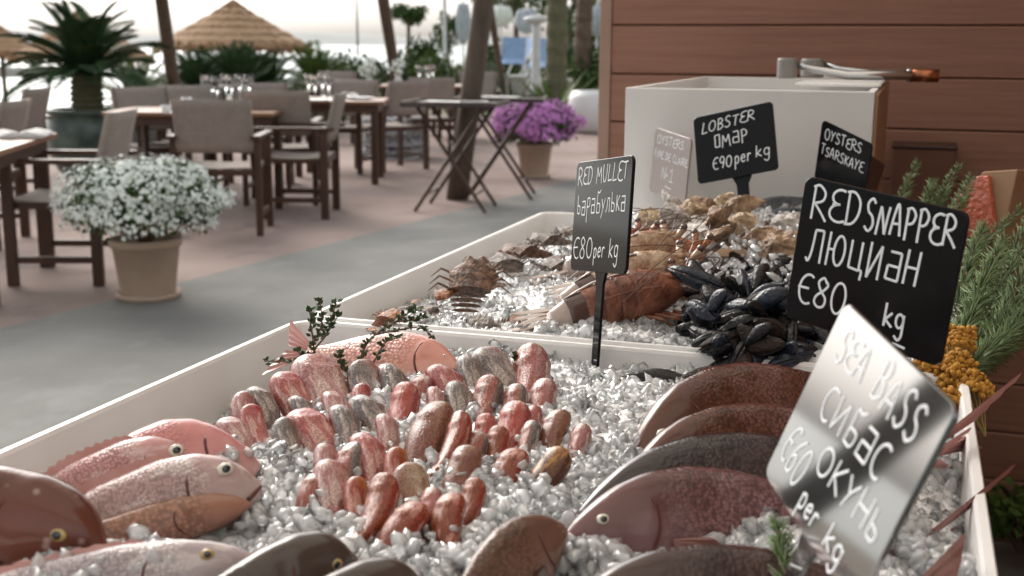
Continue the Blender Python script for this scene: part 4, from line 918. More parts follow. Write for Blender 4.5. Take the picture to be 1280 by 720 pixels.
# ================================================================== WRITING
def arc(cx, cy, rx, ry, a0, a1, n=9):
    return [(cx+rx*math.cos(rad(a0+(a1-a0)*i/n)), cy+ry*math.sin(rad(a0+(a1-a0)*i/n))) for i in range(n+1)]
GL = {
 'R': (.62, [[(.05, 0), (.08, 1)], [(.0, .95), (.25, 1.02), (.52, .82), (.45, .58), (.12, .48)], [(.12, .48), (.4, .25), (.68, -.02)]]),
 'E': (.50, [arc(.42, .76, .34, .24, 60, 255, 7)+arc(.42, .26, .40, .28, 110, 310, 8), [(.1, .52), (.42, .54)]]),
 'D': (.60, [[(.10, 0), (.10, 1)], [(.0, .98), (.3, 1.0), (.56, .75), (.56, .35), (.35, .05), (.02, .0)]]),
 'S': (.52, [[(.48, .86), (.30, 1.0), (.08, .84), (.14, .60), (.38, .44), (.46, .18), (.25, -.02), (.0, .12)]]),
 'N': (.60, [[(.0, .0), (.10, .85), (.14, 1.0)], [(.14, .98), (.30, .55), (.46, .05)], [(.46, .05), (.52, .6), (.60, 1.02)]]),
 'A': (.58, [[(.0, 0), (.12, .6), (.28, 1.0), (.42, .6), (.54, 0)], [(.08, .36), (.48, .38)]]),
 'P': (.52, [[(.08, -.08), (.08, 1)], [(.0, .94), (.28, 1.0), (.50, .78), (.38, .52), (.10, .46)]]),
 'M': (.72, [[(.0, 0), (.08, 1)], [(.08, 1), (.32, .42)], [(.32, .42), (.58, 1)], [(.58, 1), (.68, 0)]]),
 'U': (.55, [[(.04, 1), (.02, .4), (.18, .0), (.40, .08), (.50, .5), (.52, 1)]]),
 'L': (.48, [[(.12, 1), (.04, .3), (.02, .02)], [(.02, .02), (.24, .04), (.48, .06)]]),
 'T': (.56, [[(.30, 1), (.26, 0)], [(.0, .98), (.56, 1.0)]]),
 'O': (.62, [arc(.30, .5, .29, .5, 100, 460, 14)]),
 'B': (.54, [[(.08, 0), (.08, 1)], [(.0, .98), (.30, 1.0), (.44, .78), (.30, .56), (.10, .52)], [(.10, .52), (.40, .46), (.50, .2), (.28, .0), (.04, .0)]]),
 'Y': (.54, [[(.0, 1), (.24, .52)], [(.54, 1), (.26, .5), (.16, 0)]]),
 'F': (.46, [[(.06, 0), (.08, 1)], [(.0, .98), (.46, 1)], [(.07, .54), (.36, .56)]]),
 'I': (.16, [[(.08, 0), (.08, 1)]]),
 'C': (.52, [arc(.34, .5, .32, .5, 60, 300, 12)]),
 'K': (.54, [[(.06, 0), (.06, 1)], [(.50, .98), (.10, .46)], [(.10, .46), (.54, 0)]]),
 'p': (.46, [[(.06, -.45), (.06, .55)], arc(.22, .28, .18, .28, 150, -150, 10)]),
 'e': (.44, [[(.04, .28), (.38, .32)], [(.38, .32), (.30, .56), (.08, .46), (.04, .2), (.2, .0), (.40, .10)]]),
 'r': (.36, [[(.06, .56), (.06, .0)], [(.06, .32), (.18, .56), (.36, .50)]]),
 'k': (.46, [[(.06, 0), (.08, .95)], [(.42, .58), (.08, .26)], [(.10, .28), (.46, .0)]]),
 'g': (.46, [arc(.20, .30, .18, .27, 60, 420, 12), [(.38, .56), (.38, .0), (.36, -.3), (.22, -.46), (.02, -.30)]]),
 '€': (.55, [arc(.40, .5, .34, .5, 60, 300, 12), [(.0, .52), (.44, .54)]]),
 '0': (.56, [arc(.27, .5, .26, .5, 90, 450, 14)]),
 '8': (.52, [[(.40, .84), (.26, 1.0), (.08, .82), (.22, .56), (.44, .34), (.42, .08), (.22, .0), (.04, .14), (.08, .36), (.30, .56), (.46, .78), (.38, .90)]]),
 '9': (.50, [arc(.24, .72, .21, .27, 20, 380, 12), [(.44, .72), (.40, .35), (.30, 0)]]),
 '6': (.52, [[(.42, .98), (.16, .70), (.04, .3), (.16, .0), (.42, .06), (.46, .32), (.28, .48), (.08, .34)]]),
 '1': (.36, [[(.02, .76), (.24, 1.0)], [(.24, 1.0), (.20, .02)], [(.0, .02), (.38, .04)]]),
 '№': (.62, [[(.0, .0), (.06, .95)], [(.06, .95), (.34, .05)], [(.34, .05), (.40, 1.0)], arc(.52, .42, .06, .09, 0, 360, 6)]),
 'Л': (.66, [[(-.06, .10), (.06, .0), (.16, .3), (.20, .96)], [(.20, .96), (.56, .98)], [(.56, .98), (.58, .0)]]),
 'Ю': (.80, [[(.04, 0), (.04, 1)], [(.05, .5), (.30, .5)], arc(.52, .5, .23, .44, 180, 540, 12)]),
 'Ц': (.64, [[(.04, .96), (.06, .1)], [(.06, .1), (.50, .06)], [(.48, .96), (.50, .08)], [(.50, .08), (.62, .06), (.62, -.22)]]),
 'И': (.60, [[(.04, 1), (.06, .0)], [(.06, .0), (.50, .95)], [(.50, .95), (.52, 0)]]),
 'Д': (.60, [[(.10, .92), (.54, .92)], [(.54, .92), (.56, .08)], [(.56, .08), (.06, .10)], [(.06, .10), (.08, .50)], [(.08, .50), (.54, .50)]]),
 'Н': (.54, [[(.04, 1), (.04, 0)], [(.04, .5), (.48, .5)], [(.50, 1), (.50, 0)]]),
 'ь': (.44, [[(.04, .95), (.06, .04)], [(.06, .04), (.34, .04), (.38, .34), (.08, .46)]]),
 'а': (.52, [[(.04, .78), (.44, .80)], [(.44, .80), (.46, .02)], [(.46, .02), (.06, .04)], [(.06, .04), (.06, .46)], [(.06, .46), (.44, .46)]]),
 'р': (.44, [[(.06, -.45), (.06, .8)], [(.06, .78), (.36, .78), (.38, .40), (.08, .34)]]),
 'б': (.50, [[(.50, 1.20), (.30, 1.05), (.10, 1.12)], [(.10, 1.10), (.06, .04)], [(.06, .04), (.40, .04), (.44, .45), (.10, .50)]]),
 'у': (.44, [[(.02, .75), (.20, .28)], [(.44, .80), (.24, .28), (.02, -.28)]]),
 'л': (.46, [[(-.02, .05), (.10, .2), (.16, .75)], [(.16, .75), (.40, .76)], [(.40, .76), (.42, .02)]]),
 'к': (.44, [[(.06, 0), (.06, .80)], [(.40, .80), (.10, .40)], [(.10, .40), (.44, .02)]]),
 '□': (.50, [[(.06, .92), (.06, .05)], [(.06, .05), (.44, .05)], [(.44, .05), (.46, .95)], [(.46, .95), (.04, .92)]]),
 'С': (.52, [arc(.34, .5, .32, .5, 60, 300, 12)]),
 'ц': (.5, [[(.02, .9), (.3, .9)]]),
 ' ': (.34, []),
 ',': (.2, [[(.1, .1), (.04, -.15)]]),
}
def line_strokes(text, x0, y0, x1, y1, h, slant=0.06, seed=0):
    """text along the baseline (x0,y0)-(x1,y1); letters h high"""
    rg = random.Random(seed); tw = sum(GL[c][0]+.16 for c in text)-.16; d = Vector((x1-x0, y1-y0)); ln = d.length; d.normalize(); nn = Vector((-d.y, d.x))
    k = ln/tw; out = []; x = 0
    for ch in text:
        w, ss = GL[ch]; jy = rg.uniform(-.05, .05); js = rg.uniform(.93, 1.06)
        for s in ss:
            pts = []
            for (px, py) in s:
                X = (x+px)*k + slant*py*h; Yv = (py*js+jy)*h
                v = Vector((x0, y0)) + d*X + nn*Yv; pts.append((v.x, v.y))
            out.append(pts)
        x += w+.16
    return out
def make_sign(label, center, rot, w, h, lines, stake_w, stake_len, pen, stake_x=0.0, thick=.0035, m=None, tilt=0.0):
    e = Matrix.Rotation(rot[2], 4, 'Z') @ Matrix.Rotation(rot[0], 4, 'X') @ Matrix.Rotation(rot[1], 4, 'Y')
    mt_ = Matrix.Translation(center) @ e
    o = thing('price_sign', label, 'price sign', group='hand-lettered price signs', mtx=mt_)
    r_ = .007; pts = []
    for cx, cz, s in ((w/2-r_, h/2-r_, 0), (-w/2+r_, h/2-r_, 1), (-w/2+r_, -h/2+r_, 2), (w/2-r_, -h/2+r_, 3)):
        for k in range(6):
            t_ = (s+k/5)*math.pi/2; pts.append((cx+r_*math.cos(t_), cz+r_*math.sin(t_)))
    mb = MB(); q = .0006
    def rg_(y, ins): return [(x*(1-2*ins/w), y, z*(1-2*ins/h)) for x, z in pts]
    mb.loft([rg_(0, q), rg_(q, 0), rg_(thick-q, 0), rg_(thick, q)]); fix(mb.build('board', m or MT['sign'], o))
    mb = MB(); sw = stake_w/2
    mb.loft([[(stake_x+x, .0042+y, -h/2+.02-dz) for x, y in ((-ww, 0), (ww, 0), (ww, .003), (-ww, .003))] for dz, ww in ((0, sw*1.6), (.02, sw*1.6), (.032, sw), (stake_len, sw*.8), (stake_len+.012, sw*.25))])
    fix(mb.build('stake', m or MT['sign'], o, bevel=.0004))
    mb = MB(); seed = 0
    for (tx, x0, y0, x1, y1, hh, sl) in lines:
        seed += 1
        for s in line_strokes(tx, (x0-.5)*w, (.5-y0)*h, (x1-.5)*w, (.5-y1)*h, hh*h, sl, seed):
            p3 = catmull([(a, -.0002, b_) for a, b_ in s], 5)
            mb.tube(p3, pen, 6, flat=.35, nrm=(0, 1, 0))
    mb.build('lettering', MT['chalk'], o); return o
E_ = 'black price sign '
make_sign(E_+'for red mullet, standing in the ice behind the small pink fish', (-.289, 1.154, 1.083), (-.114, -.147, -.917), .135, .113,
  [('RED MULLET', .05, .215, .93, .20, .155, .05), ('ьарабулька', .07, .49, .93, .47, .17, .05), ('€80', .04, .885, .40, .88, .19, .05), ('per', .43, .87, .62, .86, .16, .1), ('kg', .70, .87, .86, .865, .17, .1)], .016, .165, .00072)
make_sign(E_+'for lobster at €90, upright in front of the white box', (-.269, 1.955, 1.096), (-.311, -.246, -.238), .135, .113,
  [('LOBSTER', .10, .27, .76, .215, .155, .22), ('□MДР'.replace('Р', 'P'), .25, .53, .66, .51, .19, .05), ('€90', .20, .83, .44, .83, .17, .1), ('per', .48, .80, .68, .79, .20, .1), ('kg', .74, .77, .92, .765, .17, .1)], .020, .125, .00085, stake_x=.006)
make_sign('price sign for oysters, glare painted pale grey, left of the black lobster sign', (-.39, 2.041, 1.047), (-.02, .10, -.84), .12, .113,
  [('OYSTERS', .10, .22, .82, .20, .13, .05), ('FINE DE CLAIRE', .06, .44, .96, .43, .11, .05), ('№1', .30, .74, .62, .74, .20, .05), ('ц', .42, .84, .72, .86, .01, 0)], .022, .075, .0007, m=MT['sign_glare'])
make_sign(E_+'for oysters, leaning behind the red snapper sign', (-.102, 1.987, 1.068), (.174, .293, -.753), .1116, .105,
  [('OYSTERS', .10, .27, .82, .22, .17, .08), ('TSARSKAYE', .06, .53, .90, .50, .16, .08)], .018, .11, .0009)
make_sign(E_+'for red snapper, the big one at the right with large letters', (-.022, .913, 1.089), (-.011, .107, -.519), .135, .113,
  [('RED', .07, .27, .38, .25, .22, .05), ('SNAPPER', .42, .27, .95, .23, .20, .05), ('ЛЮЦИДН', .09, .56, .78, .55, .23, .05), ('€80', .06, .86, .38, .86, .22, .05), ('kg', .63, .85, .76, .84, .16, .05), ('ц', .70, .95, .84, .97, .01, 0)], .012, .15, .00098, stake_x=-.02)
SB = make_sign(E_+'for sea bass, nearest and tilted so that it mirrors the pale surroundings', (-.020, .617, 1.048), (-.321, .164, -1.079), .135, .113,
  [('SEA', .12, .25, .38, .25, .16, .05), ('BASS', .48, .25, .86, .27, .18, .05), ('СИБАС'.replace('Б', 'б').replace('А', 'Д'), .20, .52, .78, .50, .17, .05), ('ОКУНЬ'.replace('О', 'O').replace('К', 'K').replace('У', 'Y').replace('Ь', 'ь'), .36, .72, .93, .72, .15, .05), ('€60', .05, .84, .28, .90, .20, .05), ('per', .36, .93, .54, .93, .13, .05), ('kg', .64, .93, .80, .93, .14, .05)], .014, .13, .00088, stake_x=.0, m=MT['sign_gloss'])
# dark brown sign back beside the far oyster sign
a = D(1090, 214, 1.98)
o = thing('brown_sign', 'dark brown card seen from behind, leaning right of the far oyster sign', 'sign', a)
e = Matrix.Rotation(rad(58), 4, 'Z') @ Matrix.Rotation(rad(24), 4, 'Y')
mb = MB().box(-.028, .028, -.0015, .0015, -.055, .022, e); mb.build('card', MT['brown_board'], o, bevel=.0006)
MB().box(-.008, .008, .0018, .005, -.13, -.03, e).build('stake', MT['brown_board'], o)

# ================================================================== FISH
def interp(tab, s): xs, ys = zip(*tab); return float(np.interp(s, xs, ys))
BREAM = dict(top=[(0, .02), (.04, .14), (.10, .26), (.18, .38), (.28, .47), (.42, .50), (.58, .44), (.72, .32), (.86, .17), (.94, .10), (1, .10)],
             bot=[(0, -.02), (.04, -.10), (.12, -.20), (.25, -.32), (.40, -.38), (.56, -.34), (.72, -.24), (.86, -.12), (.94, -.09), (1, -.09)],
             wid=[(0, .03), (.04, .10), (.12, .17), (.24, .205), (.40, .20), (.60, .15), (.78, .085), (.92, .035), (1, .02)], eye=(.115, .13, .055), gill=.27)
MULLET = dict(top=[(0, .10), (.012, .24), (.035, .38), (.08, .47), (.16, .51), (.30, .52), (.50, .46), (.70, .32), (.88, .18), (1, .14)],
              bot=[(0, -.10), (.012, -.22), (.04, -.36), (.10, -.43), (.22, -.46), (.40, -.44), (.60, -.36), (.80, -.22), (1, -.12)],
              wid=[(0, .08), (.012, .19), (.035, .29), (.08, .36), (.18, .40), (.38, .39), (.60, .28), (.80, .15), (1, .05)], eye=(.11, .22, .075), gill=.19, crease=True)
DOME = dict(top=[(0, .02), (.03, .20), (.07, .34), (.13, .45), (.22, .51), (.36, .50), (.6, .40), (.8, .22), (1, .10)],
             bot=[(0, -.04), (.04, -.12), (.12, -.24), (.25, -.38), (.45, -.42), (.7, -.28), (1, -.09)],
             wid=[(0, .04), (.04, .14), (.12, .24), (.24, .28), (.45, .25), (.7, .14), (1, .02)], eye=(.13, .10, .075), gill=.30)
GURN = dict(top=[(0, .04), (.05, .20), (.12, .32), (.22, .40), (.36, .42), (.6, .34), (.8, .2), (1, .1)],
            bot=[(0, -.06), (.05, -.16), (.14, -.26), (.3, -.34), (.5, -.32), (.75, -.2), (1, -.1)],
            wid=[(0, .05), (.05, .15), (.14, .24), (.28, .27), (.5, .22), (.75, .12), (1, .03)], eye=(.15, .21, .066), gill=.30)
def sup(s, tab):  # smooth tables
    return (interp(tab, max(0, s-.015))+interp(tab, s)+interp(tab, min(1, s+.015)))/3
def fish_body(name, sh, Lb, H, m, parent, nr=40, mr=22, bend=0.0, seed=0):
    rings = []
    for i in range(nr+1):
        s = (i/nr)**1.15; t_, b_, w = sup(s, sh['top'])*H, sup(s, sh['bot'])*H, sup(s, sh['wid'])*H
        ring = []; mid = (t_+b_)/2; hh = (t_-b_)/2
        for k in range(mr):
            a = 2*math.pi*k/mr; ca, sa = math.cos(a), math.sin(a); y = w*math.copysign(abs(ca)**.85, ca); z = mid+hh*sa
            g = sh['gill']-.05*(sa-.1)**2*1.6
            step = 1+(.12 if sh.get('crease') else .07)*math.exp(-((s-g)/.018)**2) - .05*(1 if s > g+.01 else 0)*math.exp(-(s-g)/.08)
            if sh.get('crease'): y *= 1-.16*math.exp(-((((a-.42) % (2*math.pi))-0)/.16)**2)-.10*math.exp(-(((a-2.75) % (2*math.pi))/.2)**2)
            y *= step; ring.append((-s*Lb, y + bend*Lb*(s-.3)**2, z))
        rings.append(ring)
    mb = MB().loft(rings); o = mb.build(name, m, parent, smooth=True); fix(o)
    return o
def fin_fan(name, m, parent, root, ax, up, length, spread, n=9, w0=.01, th=.0006, cup=0.0):
    """a rayed fin: ridged fan from root along ax, opening along up"""
    root = Vector(root); ax = Vector(ax).normalized(); up = Vector(up).normalized(); sd_ = ax.cross(up); rings = []
    for i in range(7):
        s = i/6; ring = []
        for j in range(n*2+1):
            q = j/(n*2)*2-1; ll = length*(1-.30*q*q) if spread > 0 else length
            p = root+ax*(ll*s*math.cos(q*abs(spread)))+up*(q*w0*(1-s*.3)+ll*s*math.sin(q*abs(spread)))+sd_*((.0007 if j % 2 else -.0007)*(s+.2)+cup*s*s)
            ring.append(p)
        rings.append(ring)
    mb = MB(); mb.loft(rings, closed=False, cap=False); mb.loft([[p+sd_*th for p in r] for r in rings], closed=False, cap=False)
    return mb.build(name, m, parent, smooth=False)
def tail_fin(m, parent, Lb, H, length, fork, bend=0.0):
    mb = MB(); x0 = -Lb*.97; y0 = bend*Lb*.49
    for sg in (1, -1):
        rings = []
        for i in range(8):
            s = i/7; ring = []
            for j in range(9):
                q = j/8; ang = sg*(.10+fork*q); ll = length*(.55+.45*q**1.5)
                ring.append((x0-ll*s*math.cos(ang), y0+(.0006 if j % 2 else -.0006)+bend*length*s*.6, sg*H*.07*q+ll*s*math.sin(ang)))
            rings.append(ring)
        mb.loft(rings, closed=False, cap=False); mb.loft([[(x, y+.0008, z) for x, y, z in r] for r in rings], closed=False, cap=False)
    return mb.build('tail_fin', m, parent)
def eyes(sh, Lb, H, parent, iris, sides=(1, -1), k=1.0, bend=0):
    s, z, r_ = sh['eye']; r_ = r_*H*k
    for sd_ in sides:
        w = sup(s, sh['wid'])*H*.94; o = bpy.data.objects.new('eye', None)
        mb = MB(); V, F = ICO2; mb.add([(x*r_*1.08-s*Lb, y*r_*.38+sd_*w, zz*r_*.80+z*H) for x, y, zz in V], [tuple(f) for f in F])
        e = mb.build('eye', iris, parent, smooth=True)
        mb = MB(); mb.add([(x*r_*.58-s*Lb, y*r_*.18+sd_*(w+r_*.28), zz*r_*.50+z*H) for x, y, zz in V], [tuple(f) for f in F]); mb.build('pupil', MT['pupil'], e, smooth=True)
def mouth(sh, Lb, H, parent, m, k=1.0):
    w1 = sup(.09, sh['wid'])*H*1.0
    pts = [(-.085*Lb*k, w1*.96, -.075*H), (-.03*Lb, w1*.55, -.02*H), (.002*Lb, 0, .0), (-.03*Lb, -w1*.55, -.02*H), (-.085*Lb*k, -w1*.96, -.075*H)]
    MB().tube(catmull(pts, 4), .0016*H/.08, 6).build('mouth', m, parent, smooth=True)
def gill_slit(sh, Lb, H, parent):
    for sg in (1, -1):
        pts = []
        for k in range(9):
            sa = -.72+1.25*k/8; s = sh['gill']-.05*(sa-.1)**2*1.6+.012; t_, b_, w = sup(s, sh['top'])*H, sup(s, sh['bot'])*H, sup(s, sh['wid'])*H
            ca = math.sqrt(1-sa*sa); pts.append((-s*Lb, sg*w*ca**.85*1.005, (t_+b_)/2+(t_-b_)/2*sa))
        MB().tube(pts, [.0002*H/.06]+[.0009*H/.06]*7+[.0002*H/.06], 5).build('gill_slit', MT['mouthline'], parent, smooth=True)
def fish(name, label, sh, nose, head, up, Lb, H, m, finm, iris, tail=.28, fork=.55, group=None, bend=0.0, cat='fish', dorsal=True, pect=True, face=True, mouthm=None, eyek=1.0, nr=40, dk=.28):
    head = Vector(head).normalized()
    o = thing(name, label, cat, group=group, mtx=frame(nose, head, up))
    fish_body('body', sh, Lb, H, m, o, nr=nr, bend=bend)
    if not sh.get('crease'): gill_slit(sh, Lb, H, o)
    if face: eyes(sh, Lb, H, o, iris, k=eyek); mouth(sh, Lb, H, o, mouthm or MT['mouthline'])
    if tail: tail_fin(finm, o, Lb, H, Lb*tail, fork, bend)
    if dorsal:
        rings = []; mb = MB()
        for j in range(27):
            s = .30+.58*j/26; base = sup(s, sh['top'])*H*.97; hh = H*dk*(.09 if j % 2 else .065)*math.sin(math.pi*min(1, .12+.88*(j/26)))**.5
            yb = bend*Lb*(s-.3)**2; rings.append([(-s*Lb, yb, base), (-s*Lb-hh*.5, yb+.0005, base+hh)])
        mb.loft(rings, closed=False, cap=False); mb.loft([[(x, y+.0009, z) for x, y, z in r] for r in rings], closed=False, cap=False); mb.build('dorsal_fin', finm, o)
    if pect:
        for sg in (1, -1):
            s = sh['gill']+.05; w = sup(s, sh['wid'])*H
            fin_fan('pectoral_fin', finm, o, (-s*Lb, sg*w*1.0, -.10*H), (-1, sg*.16, -.28), (0, 0, 1), H*.42, .30, 6, w0=.05*H)
    return o

# pinkish / grey small fish
SKIN = [
 fish_mat("skin_pink_silver", (.34, .15, .14), (.46, .25, .22), (.50, .34, .30), .042, 430, .22, (.34, .09, .075), .54, streak=(.62, .46, .41), flank=(.30, .08, .06), head=False),
 fish_mat("skin_grey_mauve", (.13, .105, .095), (.23, .18, .165), (.38, .28, .25), .042, 430, .22, (.34, .13, .11), .58, flank=(.28, .07, .045), streak=(.42, .35, .31), head=False, scol=1.6),
 fish_mat("skin_rose_red", (.34, .085, .075), (.42, .14, .125), (.50, .30, .26), .042, 430, .22, (.34, .035, .025), .50, flank=(.34, .045, .028), streak=(.58, .36, .31), head=False),
 fish_mat("skin_cream_brown", (.24, .11, .07), (.46, .36, .25), (.54, .44, .33), .042, 430, .22, (.32, .19, .12), .54, flank=(.15, .035, .018), streak=(.26, .13, .08), head=False),
 fish_mat("skin_red_orange", (.28, .05, .030), (.34, .070, .035), (.44, .21, .15), .042, 430, .22, (.42, .15, .045), .50, flank=(.19, .035, .014), streak=(.52, .27, .21), head=False),
 fish_mat("skin_amber_brown", (.11, .04, .02), (.36, .15, .035), (.30, .09, .035), .042, 430, .22, (.08, .022, .014), .50, streak=(.50, .24, .06), head=False),
]
FINM = [mat("fin_pink", (.50, .27, .24), .35, (.40, .17, .15), 60, coat=.3), mat("fin_red", (.24, .10, .085), .35, (.15, .055, .045), 60, coat=.3), mat("fin_dark", (.10, .065, .06), .35, (.05, .03, .03), 60, coat=.3)]
PK, GR, RS, CR, RO, AM = range(6)
NM = ['pink', 'grey-mauve', 'rose-red', 'cream and brown', 'orange-red', 'amber-brown']
protoM = {}
def mullet(u, v, w, h, tilt, tone, label):
    """one small fish pushed tail-down into the ice; (u, v) is where its shoulder shows"""
    p = P(u, v, .945); dep = (p-CAM).dot(FW); W = w*0.99*dep/1500; H = W/.86
    away = Vector((FW.x, FW.y, 0)).normalized(); side = R0
    lean = rad(tilt); hd = (away*math.cos(lean)+side*math.sin(lean)).normalized()
    el = rad(33 if h < 60 else 28); ax = (hd*math.cos(el)+ZUP*math.sin(el)).normalized()
    Lb = H*3.4 if h < 70 else H*4.3
    rg = random.Random(int(u*7+v)); rollv = rad(rg.uniform(15, 60))*(1 if tilt > 0 else -1)
    toCam = (CAM-p).normalized(); upv = (toCam - ax*toCam.dot(ax)).normalized()
    upv = Matrix.Rotation(rollv, 3, ax) @ upv
    nose = p + ax*(h*dep/1500*.98)
    key = (tone, (int(u)+int(v)) % 3)
    if key not in protoM:
        o = fish('small_fish', label, MULLET, nose, ax, upv, .042*3.6, .042, SKIN[tone], FINM[0 if tone in (PK, GR) else 1], MT['iris'], tail=.20, group='small pink fish packed upright in the ice', nr=30, face=False, pect=False, bend=(-.5, .12, .6)[key[1]])
        protoM[key] = o; c = o
    else: c = copy_thing(protoM[key], label)
    k = H/.042; m_ = frame(nose, ax, upv); c.matrix_world = m_ @ Matrix.Diagonal((k*Lb/(H*3.6), k, k, 1))
    return c
rows = {
 'back': [(305, 520, 32, 34, -20, PK), (331, 508, 32, 34, -35, GR), (368, 500, 42, 46, -35, RS), (404, 488, 62, 58, -28, PK), (459, 489, 40, 44, -20, GR), (494, 486, 42, 38, -12, GR), (524, 487, 26, 24, 10, PK), (560, 480, 44, 32, -25, RS), (591, 475, 36, 38, -15, GR), (623, 470, 46, 48, -32, GR), (664, 472, 46, 46, 8, PK)],
 'second': [(296, 546, 34, 36, -38, PK), (357, 549, 36, 28, -25, GR), (393, 542, 50, 46, -38, RS), (434, 540, 38, 42, -15, GR), (467, 525, 44, 42, -30, GR), (503, 516, 36, 42, 10, RS), (546, 512, 28, 34, 0, PK), (575, 509, 34, 40, -8, GR), (608, 504, 36, 38, 14, GR), (643, 510, 30, 36, 4, GR), (675, 508, 34, 42, 14, PK)],
 'middle': [(408, 583, 30, 34, -6, PK), (433, 590, 38, 48, 6, GR), (467, 585, 44, 56, -18, RS), (527, 562, 46, 88, 12, CR), (561, 578, 32, 84, 14, RO), (606, 548, 28, 34, 6, RS), (640, 540, 38, 46, 8, RS), (687, 552, 36, 52, 16, CR), (722, 560, 28, 36, 18, PK)],
 'fourth': [(386, 622, 30, 40, 10, GR), (418, 618, 46, 52, -14, PK), (574, 600, 38, 52, 16, CR), (634, 590, 38, 40, 20, RO), (683, 594, 36, 40, 48, AM)],
 'gap': [(318, 534, 28, 32, -25, RS), (382, 520, 30, 34, -30, GR), (420, 512, 28, 32, -18, PK), (452, 508, 28, 32, -12, RS), (486, 548, 30, 38, -8, PK), (494, 598, 30, 44, -4, RO), (545, 546, 24, 34, 8, PK), (590, 572, 28, 40, 14, GR), (618, 566, 28, 38, 16, RO), (660, 556, 28, 36, 14, GR), (445, 632, 30, 40, -8, RO), (536, 644, 30, 40, 6, PK), (588, 632, 30, 38, 16, RO), (664, 534, 26, 32, 10, RS)],
 'front': [(518, 622, 46, 46, -22, CR), (470, 648, 40, 66, 10, RO), (500, 664, 44, 50, 32, RO), (556, 662, 38, 58, 6, RO)],
}
ordn = ['first', 'second', 'third', 'fourth', 'fifth', 'sixth', 'seventh', 'eighth', 'ninth', 'tenth', 'eleventh', 'twelfth', 'thirteenth', 'last']
GAPW = ['nearest the left tray wall', 'under the big pink one of the back row', 'left of the thyme stems', 'below the third grey one at the back', 'above the amber and cream ones at centre', 'left of the long cream one', 'right of the long cream one', 'right of the long red one', 'at the centre right of the pile', 'towards the right end of the pile', 'left of the front red ones', 'between the two front red ones', 'right of the front red ones', 'high at the right of the pile']
for rn, lst in rows.items():
    for i, a in enumerate(lst):
        mullet(*a, f"small {NM[a[5]]} fish upright in the ice, {ordn[i]} from left in the {rn} row" if rn != 'gap' else f"short {NM[a[5]]} fish wedged between the rows, {GAPW[i]}")

# loose lumps lodged between and on the small fish
rgn = np.random.default_rng(77); n = 900; uu = rgn.uniform(285, 745, n); vv = rgn.uniform(478, 700, n)
keep = (vv > 600-(uu-285)*.30) & (vv < 720-(uu-285)*.02); pos = np.array([P(a, b, .936+.014*c)[:] for a, b, c in zip(uu[keep], vv[keep], rgn.uniform(0, 1, keep.sum()))])
o = thing('loose_ice', 'loose lumps of ice lodged between the small fish of the nearer tray', 'ice')
scatter('ice_lumps', ICO1, pos, rgn.uniform(.0028, .0068, len(pos)), MT['ice'], o, rgn, .3, (1.25, 1, .75))
pos = []
for (u0, v0, u1, v1, z0, n) in ((150, 672, 330, 640, .925, 260), (215, 668, 345, 622, .93, 180), (40, 712, 210, 690, .955, 200), (205, 578, 300, 560, .955, 60), (330, 690, 380, 640, .93, 120), (520, 716, 640, 690, .935, 160), (690, 655, 730, 700, .935, 30), (1080, 640, 1200, 720, .93, 260)):
    for k in range(n):
        f = rgn.uniform(0, 1); p = P(u0+(u1-u0)*f+rgn.normal()*9, v0+(v1-v0)*f+rgn.normal()*9, z0+rgn.uniform(0, .010)); pos.append(p[:])
scatter('ice_lumps', ICO1, pos, rgn.uniform(.003, .0075, len(pos)), MT['ice'], o, rgn, .3, (1.25, 1, .7))
pos = []
for k in range(260):
    u = rgn.uniform(215, 400); v = rgn.uniform(590, 715)
    if (u-215)*.9+590 > v+40: continue
    pos.append(P(u, v, rgn.uniform(.926, .938))[:])
for k in range(200): pos.append(P(rgn.uniform(690, 800), rgn.uniform(500, 640), rgn.uniform(.925, .932))[:])
scatter('ice_lumps', ICO2, pos, rgn.uniform(.0045, .0095, len(pos)), MT['ice'], o, rgn, .12, (1.2, 1, .6), smooth=True)
pos = []
for k in range(150): pos.append(P(rgn.uniform(800, 1000), rgn.uniform(262, 312), rgn.uniform(.985, 1.0))[:])
for k in range(110): pos.append(P(rgn.uniform(868, 1015), rgn.uniform(318, 350), rgn.uniform(.97, .99))[:])
scatter('ice_lumps', ICO1, pos, rgn.uniform(.003, .0075, len(pos)), MT['ice'], o, rgn, .35, (1.3, 1, .6))
# snappers overlapping at the right
SN = [
 fish_mat("snapper_bronze", (.075, .026, .016), (.125, .048, .030), (.26, .16, .145), .09, 330, .32, (.16, .085, .075), .62, .22, scol=1.9),
 fish_mat("snapper_dark", (.045, .024, .021), (.075, .042, .037), (.22, .15, .14), .09, 330, .32, (.11, .07, .065), .62, .22, scol=1.5),
 fish_mat("snapper_purple", (.095, .040, .036), (.175, .085, .083), (.34, .22, .21), .09, 330, .32, (.21, .12, .125), .60, .22, scol=1.8),
 fish_mat("snapper_slate", (.040, .030, .028), (.058, .046, .043), (.20, .165, .16), .09, 330, .32, (.095, .075, .075), .62, .22, scol=1.5),
]
def snapper(label, nose, ang, pitch_, lean_, Lb, H, m, fm=1, iris='iris', **kw):
    a = rad(ang); hd = Vector((-math.cos(a)*math.cos(rad(pitch_)), -math.sin(a)*math.cos(rad(pitch_)), -math.sin(rad(pitch_))))
    side = Vector((math.sin(a), -math.cos(a), 0))      # towards the camera side
    upv = ZUP*math.cos(rad(lean_)) - side*math.sin(rad(lean_))
    return fish('snapper', label, BREAM, nose, hd, upv, Lb, H, m, FINM[fm], MT[iris], group='large snapper overlapping in the ice', **kw)
snapper('bronze scaly snapper, farthest of the overlapping ones, below the tray divider', P(788, 578, .935), 50, 8, 24, .23, .098, SN[0], tail=.25)
